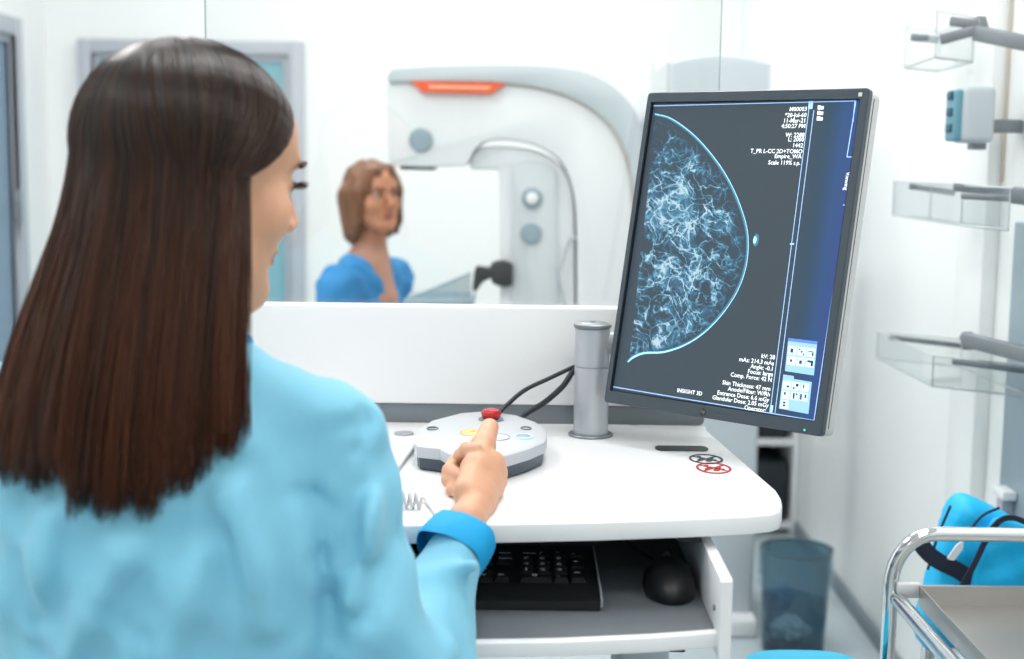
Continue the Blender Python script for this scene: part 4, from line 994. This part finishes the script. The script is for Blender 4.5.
# inner torso, arms, legs (mostly under the clothes)
bc_ = V(-.315, 1.27, 0)
S = SDF()
S.ell(bc_+V(0, 0, .86), (.135, .08, .2), None, .03); S.ell(bc_+V(0, -.01, .60), (.14, .1, .12), None, .05)
S.cone(bc_+V(-.12, .02, .98), bc_+V(.12, .02, .98), .034, .034, .03); S.cone(bc_+V(0, 0, .98), nb, .05, .05, .03)
shl = V(2*bc_.x-sh.x, sh.y, sh.z)
ell_ = shl+V(-.03, .02, -.255); wrl = V(-.39, 1.40, .685)
S.cone(sh+V(-.01, 0, -.03), elb, .030, .030, .01); S.cone(elb, elb.lerp(wr, .8), .032, .016, .01)
S.cone(shl+V(.01, 0, -.03), ell_, .030, .03, .01); S.cone(ell_, wrl, .036, .022, .02); S.cone(wrl, wrl+V(.03, .05, -.01), .022, .022, .02)
for q in (-1, 1):
    hpj = bc_+V(q*.085, 0, .56); kn = hpj+V(q*.03, .36, -.03); an = V(kn.x, kn.y-.05, .09)
    S.cone(hpj, kn, .07, .052, .03); S.cone(kn, an, .05, .034, .02); S.cone(an+V(0, -.02, -.045), an+V(0, .13, -.06), .028, .022, .02)
torso = S.mesh((-.62, 1.05, .0), (-.02, 1.85, 1.06), .011)
body = npmesh('person_body', [hv, hand, torso], [M['skin'], M['lips'], M['trousers']], OPER,
              lambda c: np.where(c[:, 2] < .62, 2, lips_f(c)))
eyes(TH, RH, body, 1.03)
# thumbnail
nrm = (CAM-tb[3]).normalized(); d = (tb[3]-tb[2]).normalized(); ny = (d-nrm*d.dot(nrm)).normalized(); nx_ = ny.cross(nrm)
Rn = Matrix((nx_, ny, nrm)).transposed()
mb = MB(); bm = bmesh.new(); bmesh.ops.create_uvsphere(bm, u_segments=20, v_segments=12, radius=1)
for v in bm.verts: v.co = Vector((v.co.x*.0062, v.co.y*.0085, v.co.z*.0028))
mb.merge(bm, tb[3]+nrm*.0092-ny*.0015, Rn); mb.build('fingernail', M['nail'], body, label='pale thumb nail')
# coat
CO = empty('coat_root', (0, 0, 0), '', '') if False else None
S = SDF()
S.ell(bc_+V(-.006, .0, .80), (.158, .115, .30), None, .03)
S.ell(bc_+V(-.006, -.01, .90), (.150, .112, .17), None, .05)
S.cone(shl+V(.035, 0, .0), bc_+V(-.07, -.01, 1.008), .058, .05, .04); S.cone(sh+V(-.030, 0, .004), bc_+V(.07, -.01, 1.008), .058, .05, .04)
S.cone(bc_+V(-.04, 0, 1.012), bc_+V(.05, 0, 1.012), .048, .048, .03)
S.ell(bc_+V(0, .01, .52), (.175, .145, .16), None, .06)
def sleeves(X, Y, Z, D):
    T_ = SDF()
    T_.cone(sh+V(-.008, 0, -.012), elb, .059, .052, .03); T_.cone(shl+V(.01, 0, 0), ell_, .066, .052, .03)
    T_.cone(ell_, wrl, .052, .04, .02)
    we = wr-(wr-elb).normalized()*.03
    T_.cone(elb, we, .056, .0315, .03)
    # gathered cloth along the sleeves
    for i, (p, q, w, r_) in enumerate(((.30, .30, 1, .014), (.52, .5, -1, .012), (.75, .75, 1, .012))):
        c = elb.lerp(we, p); T_.cone(c+V(-.04, -.02, .0), c+V(.03, -.028, .03*w), r_, .006, .02)
    d = T_.ev(X, Y, Z)
    k = .007; h = np.clip(.5+.5*(D-d)/k, 0, 1); D = d*h+D*(1-h)-k*h*(1-h)
    return D
S.fn(sleeves)
F_ = [  # folds: start px, end px, Y, radius in/out (positive = ridge)
 ((330, 520), (300, 470), 1.165, .010), ((345, 505), (322, 452), 1.17, .010), ((290, 505), (330, 560), 1.16, .009),
 ((228, 500), (268, 640), 1.15, .012), ((120, 560), (60, 660), 1.14, .013), ((40, 520), (30, 640), 1.15, .012), ((200, 560), (170, 660), 1.15, .012), ((352, 450), (376, 560), 1.215, .009), ((385, 480), (350, 600), 1.22, .009)]
def folds(X, Y, Z, D):
    amp = np.clip(1-np.abs(D)/.03, 0, 1)
    w = .0040*np.sin(34*X+22*Z+6*np.sin(9*Z+5*X)) + .0034*np.sin(58*Z-31*X+4*np.sin(17*X+8*Y)) + .0016*np.sin(95*X+30*Y-44*Z+3*np.sin(21*Z))
    D = D+w*amp
    k = .012
    for a, b, Yp, r_ in F_:
        a = np.array(P(*a, Yp)); b = np.array(P(*b, Yp)); ab = b-a
        t_ = np.clip(((X-a[0])*ab[0]+(Y-a[1])*ab[1]+(Z-a[2])*ab[2])/(ab@ab), 0, 1)
        dd = np.sqrt((X-a[0]-t_*ab[0])**2+((Y-a[1]-t_*ab[1])*.35)**2+(Z-a[2]-t_*ab[2])**2)
        D = D-.010*np.exp(-(dd/r_)**2)*amp+.007*np.exp(-((dd-2.1*r_)/r_)**2)*amp
    for pts_g, r_, dp in G_:
        for (x0, y0), (x1, y1) in zip(pts_g[:-1], pts_g[1:]):
            a = np.array(P(x0, y0, 1.17)); b = np.array(P(x1, y1, 1.17)); ab = b-a
            t_ = np.clip(((X-a[0])*ab[0]+(Z-a[2])*ab[2])/(ab[0]**2+ab[2]**2), 0, 1)
            dd = np.sqrt((X-a[0]-t_*ab[0])**2+(Z-a[2]-t_*ab[2])**2)
            D = D+dp*np.exp(-(dd/r_)**2)*amp*(Y < 1.27)
    return D
G_ = [([(286, 506), (304, 512), (322, 528)], .007, .011), ([(322, 528), (313, 575), (322, 620), (330, 659)], .008, .012), ([(232, 440), (228, 540), (222, 659)], .0045, .003),
      ([(358, 432), (346, 470), (350, 505)], .007, .009), ([(346, 505), (336, 540), (340, 585)], .006, .007), ([(392, 560), (372, 590), (366, 640)], .007, .006), ([(20, 560), (38, 620), (40, 659)], .008, .008), ([(95, 590), (150, 630), (160, 659)], .009, .006)]
S.fn(folds)
we = wr-(wr-elb).normalized()*.03; axv = (Matrix.Rotation(math.radians(-20), 3, (CAM-wr).normalized()) @ (wr-elb)).normalized(); ax = np.array(axv); weA = np.array(we)
def open_ends(X, Y, Z, D):
    # cut the sleeve end square, hollow the cuff; neckline opening
    s_ = (X-weA[0])*ax[0]+(Y-weA[1])*ax[1]+(Z-weA[2])*ax[2]
    near = (X > -.2) & (Y > 1.30)
    D = np.where(near, np.maximum(D, s_+.010), D)
    T_ = SDF(); T_.cone(nb+V(.0, .015, -.03), nb+V(0, .0, .08), .057, .064, .01); d = T_.ev(X, Y, Z)
    return np.maximum(D, -d)
S.fn(open_ends)
cv = S.mesh((-.62, 1.02, .40), (.02, 1.53, 1.12), .0052)
coat = npmesh('coat', [cv], [M['coat']], OPER)
# cuff
mb = MB(); Rc = Matrix((axv.orthogonal().normalized(), axv.cross(axv.orthogonal().normalized()), axv)).transposed()
n = 48; vs = []; fs = []
prof = [(.0385, -.022), (.0398, -.018), (.0392, -.003), (.0372, .012), (.0358, .017), (.0330, .015), (.0320, .0), (.032, -.014)]
for i, (r_, z) in enumerate(prof):
    for k in range(n):
        a = 2*PI*k/n; w = 1+.04*math.sin(3*a+1)+.015*math.sin(7*a); rr = r_*w
        vs.append(we+Rc @ V(rr*math.cos(a), rr*math.sin(a), z+.003*math.sin(2*a)))
for i in range(len(prof)-1):
    for k in range(n): fs.append([i*n+k, i*n+(k+1) % n, (i+1)*n+(k+1) % n, (i+1)*n+k])
mb._add(vs, fs); mb.build('cuff', M['cuff'], coat, label='darker blue turned cuff')
# collar
n = 48; vs = []; fs = []
prof = [(.068, -.012), (.070, .006), (.064, .028), (.060, .030), (.060, .0)]
for i, (r_, z) in enumerate(prof):
    for k in range(n):
        a = 2*PI*k/n; vs.append(nb+V(0, .0, -.012)+V(r_*1.12*math.cos(a), r_*math.sin(a)+.004, z-.02*math.sin(a)*.8))
for i in range(len(prof)-1):
    for k in range(n): fs.append([i*n+k, i*n+(k+1) % n, (i+1)*n+(k+1) % n, (i+1)*n+k])
mb = MB(); mb._add(vs, fs); mb.build('collar', M['cuff'], coat, label='darker blue collar')

# hair
def hair_mat(name, dark, light, tipc, rough=.34):
    m = bpy.data.materials.new(name); m.use_nodes = True; nt = m.node_tree; b = nt.nodes['Principled BSDF']
    a = nt.nodes.new('ShaderNodeAttribute'); a.attribute_name = 'tone'; c = nt.nodes.new('ShaderNodeAttribute'); c.attribute_name = 'len'
    m1 = nt.nodes.new('ShaderNodeMix'); m1.data_type = 'RGBA'; m1.inputs['A'].default_value = lin(dark); m1.inputs['B'].default_value = lin(light)
    nt.links.new(a.outputs['Fac'], m1.inputs['Factor'])
    m2 = nt.nodes.new('ShaderNodeMix'); m2.data_type = 'RGBA'; m2.inputs['B'].default_value = lin(tipc)
    nt.links.new(m1.outputs['Result'], m2.inputs['A'])
    mu = nt.nodes.new('ShaderNodeMath'); mu.operation = 'MULTIPLY'; nt.links.new(a.outputs['Fac'], mu.inputs[0]); nt.links.new(c.outputs['Fac'], mu.inputs[1])
    nt.links.new(mu.outputs[0], m2.inputs['Factor']); nt.links.new(m2.outputs['Result'], b.inputs['Base Color'])
    b.inputs['Roughness'].default_value = rough; b.inputs['Specular IOR Level'].default_value = .42
    return m
HR = Vector((.088, .108, .096)); HO = V(0, -.007, .032)       # hair dome radii / centre in head space
def nz1(x): return math.sin(x*12.9898)*43758.5453 % 1
zb0 = .955
def strand(th, depth, jit, n=30):
    """th: world azimuth around the head, 0 = towards the camera, + to the right; depth 0 outer .. 1 inner"""
    d = RH.inverted() @ V(math.sin(th), -math.cos(th), 0)           # direction in head space
    u1 = V(d.x, d.y, -.28).normalized()
    # part line point: centre parting from front hairline to the crown
    fy = max(-.45, min(.96, (d.y*2.3 if d.y > 0 else d.y*.8)+.05*jit)); u0 = V(.02, fy, math.sqrt(1-fy*fy))
    sc_ = 1-.07*depth
    pts_ = []
    fr_ = max(0, min(1, (th-.1)/.8)); um = (u0*.5+u1*.5).normalized()*(.9)+V(.12, .55, .04)*fr_*fr_
    om = math.acos(max(-1, min(1, u0.dot(u1)))); k1 = 12
    for i in range(k1):
        w = i/(k1-1); q = (u0*(1-w)**2+um*2*w*(1-w)+u1*w*w).normalized()
        pts_.append(HC+RH @ (HO+Vector((q.x*HR.x, q.y*HR.y, q.z*HR.z))*sc_))
    e = pts_[-1]; tg = (e-pts_[-2])
    # bottom curve over the back
    ph = max(-1.75, min(1.75, th))
    bx = P(112, 480, 1.13).x; hw = .142*(1-.12*depth)
    s_ = math.sin(ph*.9)
    B = V(bx+hw*s_, 1.135+.115*(1-math.cos(ph*.9))+.02*depth, 0)
    pxx = 512+B.x*F/B.y
    zb = zb0+.012*s_*0
    if pxx > 150: zb += .025*min(1, (pxx-150)/40)+(.022 if pxx > 205 else 0)
    if pxx < 60: zb += .02
    B.z = zb+.034*(jit-.5)+.006*math.sin(th*23)
    L = (e-B).length
    c1 = e+V(tg.x*1.0, tg.y*1.0, tg.z).normalized()*L*.33; c1.x = e.x*.86+B.x*.14; c1.y = e.y*.9+B.y*.1-.004; c2_ = B+V((e.x-B.x)*.22, (e.y-B.y)*.12, L*.38)
    if th > 1.0: c2_.x = e.x*.4+B.x*.6
    k2 = n-k1
    for i in range(1, k2+1):
        w = i/k2; pts_.append(e*(1-w)**3+c1*3*w*(1-w)**2+c2_*3*w*w*(1-w)+B*w**3)
    return pts_
TH0, TH1 = -2.0, .92
nS = 7200; n = 30; NR = 3
ths = np.sort(rng.uniform(TH0, TH1, nS)); allv = np.zeros((nS, n, NR, 3), dtype=np.float32); tone = np.zeros((nS, n, NR), np.float32); ln_ = np.zeros((nS, n, NR), np.float32)
clump = rng.uniform(0, 1, 400)
for s_i in range(nS):
    th = float(ths[s_i]); dep = float(rng.uniform(0, 1)**1.5); jit = float(rng.uniform(0, 1))
    cl_i = int((th-TH0)/(TH1-TH0)*90); cj = clump[cl_i]
    p = np.array([tuple(q) for q in strand(th+.02*(jit-.5), dep, .82*jit+.18*cj, n)])
    if rng.uniform() < .02: dep = -.12
    w = np.linspace(0, 1, n)
    f1_, f2_ = rng.uniform(0, 6.28, 2)
    amp = (.0016*w+.0022*w**2)
    p[:, 0] += amp*np.sin(5*w+f1_)+.006*(cj-.5)*w**2; p[:, 1] += amp*np.cos(4*w+f2_)
    tng = np.gradient(p, axis=0); tng /= np.linalg.norm(tng, axis=1)[:, None]+1e-9
    nr = np.cross(tng, np.array([.3, -.9, .2])); nr /= np.linalg.norm(nr, axis=1)[:, None]+1e-9; bn = np.cross(tng, nr)
    rad = .00062*(1-.65*w**3)
    for k in range(NR):
        a = 2*PI*k/NR; allv[s_i, :, k] = p+(nr*math.cos(a)+bn*math.sin(a))*rad[:, None]
    tone[s_i] = np.clip(.55*cj+.5*jit-.15, 0, 1); ln_[s_i] = w[:, None]
base = np.arange(nS)[:, None, None]*n*NR+np.arange(n-1)[None, :, None]*NR+np.arange(NR)[None, None, :]
nxt = np.roll(np.arange(NR), -1); b2 = np.arange(nS)[:, None, None]*n*NR+np.arange(n-1)[None, :, None]*NR+nxt[None, None, :]
fh = np.stack([base, b2, b2+NR, base+NR], -1).reshape(-1, 4)
# under-layer sheet that closes the gaps
nt_ = 90; uv = []; ul = []
for i in range(nt_):
    th = TH0+.02+(TH1-TH0-.04)*i/(nt_-1)
    q = strand(th, 1.0, .25, n); uv.append(np.array([tuple(x) for x in q])); ul.append(np.linspace(0, 1, n))
uv = np.array(uv); fb = []
for i in range(nt_-1):
    for k in range(n-1): fb.append([i*n+k, i*n+k+1, (i+1)*n+k+1, (i+1)*n+k])
M['hair'] = hair_mat('dark_hair', (8, 5, 4), (40, 23, 14), (104, 54, 26), .3)
hair = npmesh('hair', [(allv.reshape(-1, 3), fh), (uv.reshape(-1, 3), np.array(fb))], [M['hair']], body)
tv = np.concatenate([tone.ravel(), np.full(nt_*n, .12)]).astype(np.float32); lv_ = np.concatenate([ln_.ravel(), np.array(ul).ravel()]).astype(np.float32)
for nm_, arr in (('tone', tv), ('len', lv_)):
    at_ = hair.data.attributes.new(nm_, 'FLOAT', 'POINT'); at_.data.foreach_set('value', arr)
# operator's chair
t = empty('swivel_stool', (bc_.x, 1.25, 0), 'grey swivel stool under the seated operator', 'stool')
MB().lathe((bc_.x, 1.25, .36), [(.15, 0), (.17, .01), (.175, .03), (.165, .052), (0, .058)], 40).build('seat', M['dgrey'], t)
MB().lathe((bc_.x, 1.25, 0), [(.025, .07), (.025, .25), (.015, .25), (.015, .36)], 20).build('gas_lift', M['chrome'], t)
for k in range(5):
    a = 2*PI*k/5+.6; d = V(math.cos(a), math.sin(a), 0)*.24; c = V(bc_.x, 1.25, 0)
    MB().tube([c+V(0, 0, .09), c+d+V(0, 0, .05), c+d+V(0, 0, .002)], [.018, .013, .012], 10).build('leg', M['dgrey'], t)

# ---------------------------------------------------------------- patient
PY = 4.3; s = .93
RP = rotz(math.radians(180+38)) @ Matrix.Rotation(math.radians(3), 3, 'X') @ Matrix.Rotation(math.radians(3), 3, 'Y')
PC = P(373, 198, PY); PC = V(PC.x, PY, PC.z)
PAT = empty('person', V(PC.x-.02, PY, 0), 'woman with brown bob and blue gown behind the glass, looking this way', 'person')
S = SDF(); TP = head(S, PC, RP, s)
pn = V(PC.x-.012, PY+.02, PC.z-.19)
S.cone(PC+V(-.005, .03, -.06), pn, .046, .05, .02)
def sp_(x, y, z): return pn+V(x, y, z)
BR = rotz(math.radians(180+66))     # body turned to the right of the photograph
def bp_(x, y, z): return V(pn.x-.01, pn.y, pn.z)+BR @ V(x, y, z)
S.cone(bp_(-.13, -.0, -.06), bp_(.13, 0, -.06), .045, .045, .05); S.cone(bp_(0, .0, -.02), bp_(0, .01, -.12), .06, .09, .05)
pv = S.mesh(PC-V(.2, .2, .33), PC+V(.2, .2, .13), .004)
S = SDF(); z0 = -pn.z
S.ell(bp_(0, 0, -.22), (.145, .085, .2), BR, .03); S.ell(bp_(0, 0, -.45), (.155, .11, .13), BR, .05)
for q in (-1, 1):
    sj = bp_(q*.165, 0, -.075); ej = bp_(q*.21, .0, -.33); wj = bp_(q*.12, .2, -.42)
    S.cone(sj, ej, .044, .036, .02); S.cone(ej, wj, .036, .024, .02); S.cone(wj, wj+BR @ V(-q*.03, .08, 0), .024, .024, .01)
    hj = bp_(q*.09, .02, -.50); kj = bp_(q*.11, .40, -.52); aj = V(kj.x, kj.y, .09); ft = aj+BR @ V(0, .13, 0)
    S.cone(hj, kj, .075, .052, .03); S.cone(kj, aj, .05, .034, .02); S.cone(aj+V(0, 0, -.045), V(ft.x, ft.y, .03), .028, .022, .02)
lo_ = np.array([PC.x-.6, PY-.6, 0]); tv2 = S.mesh(lo_, (PC.x+.6, PY+.6, pn.z), .014)
pbody = npmesh('person_body', [pv, tv2], [M['skin2'], M['lips2']], PAT, lipsfn(TP, RP, s))
eyes(TP, RP, pbody, s)
# gown
S = SDF()
S.ell(bp_(0, 0, -.26), (.172, .112, .25), BR, .03); S.cone(bp_(-.15, 0, -.07), bp_(.15, 0, -.07), .062, .062, .04)
S.cone(bp_(-.06, 0, -.035), bp_(.06, 0, -.035), .058, .058, .04); S.ell(bp_(0, .02, -.5), (.18, .16, .14), BR, .06)
for q in (-1, 1):
    sj = bp_(q*.165, 0, -.08); ej = bp_(q*.21, .0, -.33)
    S.cone(sj, sj.lerp(ej, .9), .066, .062, .03)
    S.cone(bp_(q*.09, .02, -.50), bp_(q*.11, .36, -.52), .09, .075, .04)
def gf(X, Y, Z, D):
    amp = np.clip(1-np.abs(D)/.03, 0, 1)
    D = D+amp*(.005*np.sin(40*X+30*Z+4*np.sin(12*Z+20*Y))+.003*np.sin(75*Z-50*X+3*np.sin(30*Y)))
    T_ = SDF(); T_.cone(bp_(0, .05, .01), bp_(0, -.0, .05), .064, .078, .01); T_.cone(bp_(.0, .07, .0), bp_(-.02, .14, -.11), .046, .006, .02); d = T_.ev(X, Y, Z)
    return np.maximum(D, -d)
S.fn(gf)
gv = S.mesh((PC.x-.55, PY-.5, .45), (PC.x+.5, PY+.5, pn.z+.06), .008)
npmesh('gown', [gv], [M['gown']], PAT)
# bob hair
S = SDF()
def hT(p): return PC+RP @ (Vector(p)*s)
S.ell(hT((0, -.016, .036)), [x*s for x in (.086, .106, .092)], RP, .01)
for q in (1, -1):
    S.cone(hT((q*.074, -.02, .02)), hT((q*.078, -.012, -.10)), .028*s, .024*s, .03); S.cone(hT((q*.06, -.05, .0)), hT((q*.062, -.05, -.115)), .035*s, .028*s, .03)
    S.cone(hT((q*.030, .068, .088)), hT((q*.073, .032, .02)), .018*s, .016*s, .02); S.cone(hT((q*.073, .034, .02)), hT((q*.078, .022, -.075)), .016*s, .018*s, .02)
S.cone(hT((-.03, -.075, .0)), hT((-.03, -.07, -.12)), .035*s, .028*s, .03); S.cone(hT((.03, -.075, .0)), hT((.03, -.07, -.12)), .035*s, .028*s, .03)
S.sub(hT((.004, .105, -.028)), [x*s for x in (.062, .07, .098)], RP, .008)
S.sub(hT((0, .09, -.14)), [x*s for x in (.055, .10, .06)], RP, .01)
def hf(X, Y, Z, D):
    amp = np.clip(1-np.abs(D)/.02, 0, 1)
    return D+amp*(.0022*np.sin(160*X+8*Z+60*Y)+.0018*np.sin(260*X-120*Y+12*Z))
S.fn(hf)
ph_ = S.mesh(PC-V(.16, .16, .2), PC+V(.16, .16, .16), .0035)
M['hair2'] = mat('brown_hair', (108, 68, 42), .42, noise=.45, scale=60, stretch=(1, 1, .08), bump=.4, bscale=90)
npmesh('hair', [ph_], [M['hair2']], pbody)
t = empty('patient_stool', (PC.x-.02, PY+.05, 0), 'white round stool under the patient', 'stool')
cx, cy = bp_(0, 0, 0).x, bp_(0, 0, 0).y; zs_ = pn.z-.63
MB().lathe((cx, cy, zs_-.05), [(.15, 0), (.175, .01), (.175, .035), (.16, .05), (0, .052)], 32).build('seat', M['white'], t)
MB().lathe((cx, cy, 0), [(.2, .001), (.2, .015), (.03, .03), (.02, .04), (.02, zs_-.05)], 32).build('pedestal', M['chrome'], t)
print('PAT', tuple(PC), tuple(pn), 'HC', tuple(HC), 'hand', tuple(tb[3]), 'wr', tuple(wr))

# ================================================================ CAMERA, WORLD, VIEW
cam = bpy.data.cameras.new('camera'); co = bpy.data.objects.new('camera', cam); COL.objects.link(co)
cam.sensor_fit = 'HORIZONTAL'; cam.sensor_width = 36; cam.lens = F*36/1024; cam.clip_start = .02
co.matrix_world = Matrix.Translation(CAM) @ CR.to_4x4()
cam.dof.use_dof = True; cam.dof.focus_distance = 1.78; cam.dof.aperture_fstop = cam.lens/1000/.0135
scn.camera = co
w = bpy.data.worlds.new('world'); scn.world = w; w.use_nodes = True
w.node_tree.nodes['Background'].inputs[0].default_value = (.8, .85, .9, 1); w.node_tree.nodes['Background'].inputs[1].default_value = .3
vs_ = scn.view_settings; vs_.view_transform = 'Standard'; vs_.look = 'None'; vs_.gamma = 1; vs_.exposure = EXPO; vs_.use_curve_mapping = False
scn.cycles.use_denoising = True; scn.cycles.max_bounces = 12; scn.cycles.diffuse_bounces = 6; scn.cycles.transparent_max_bounces = 24
scn.cycles.caustics_reflective = False; scn.cycles.caustics_refractive = False
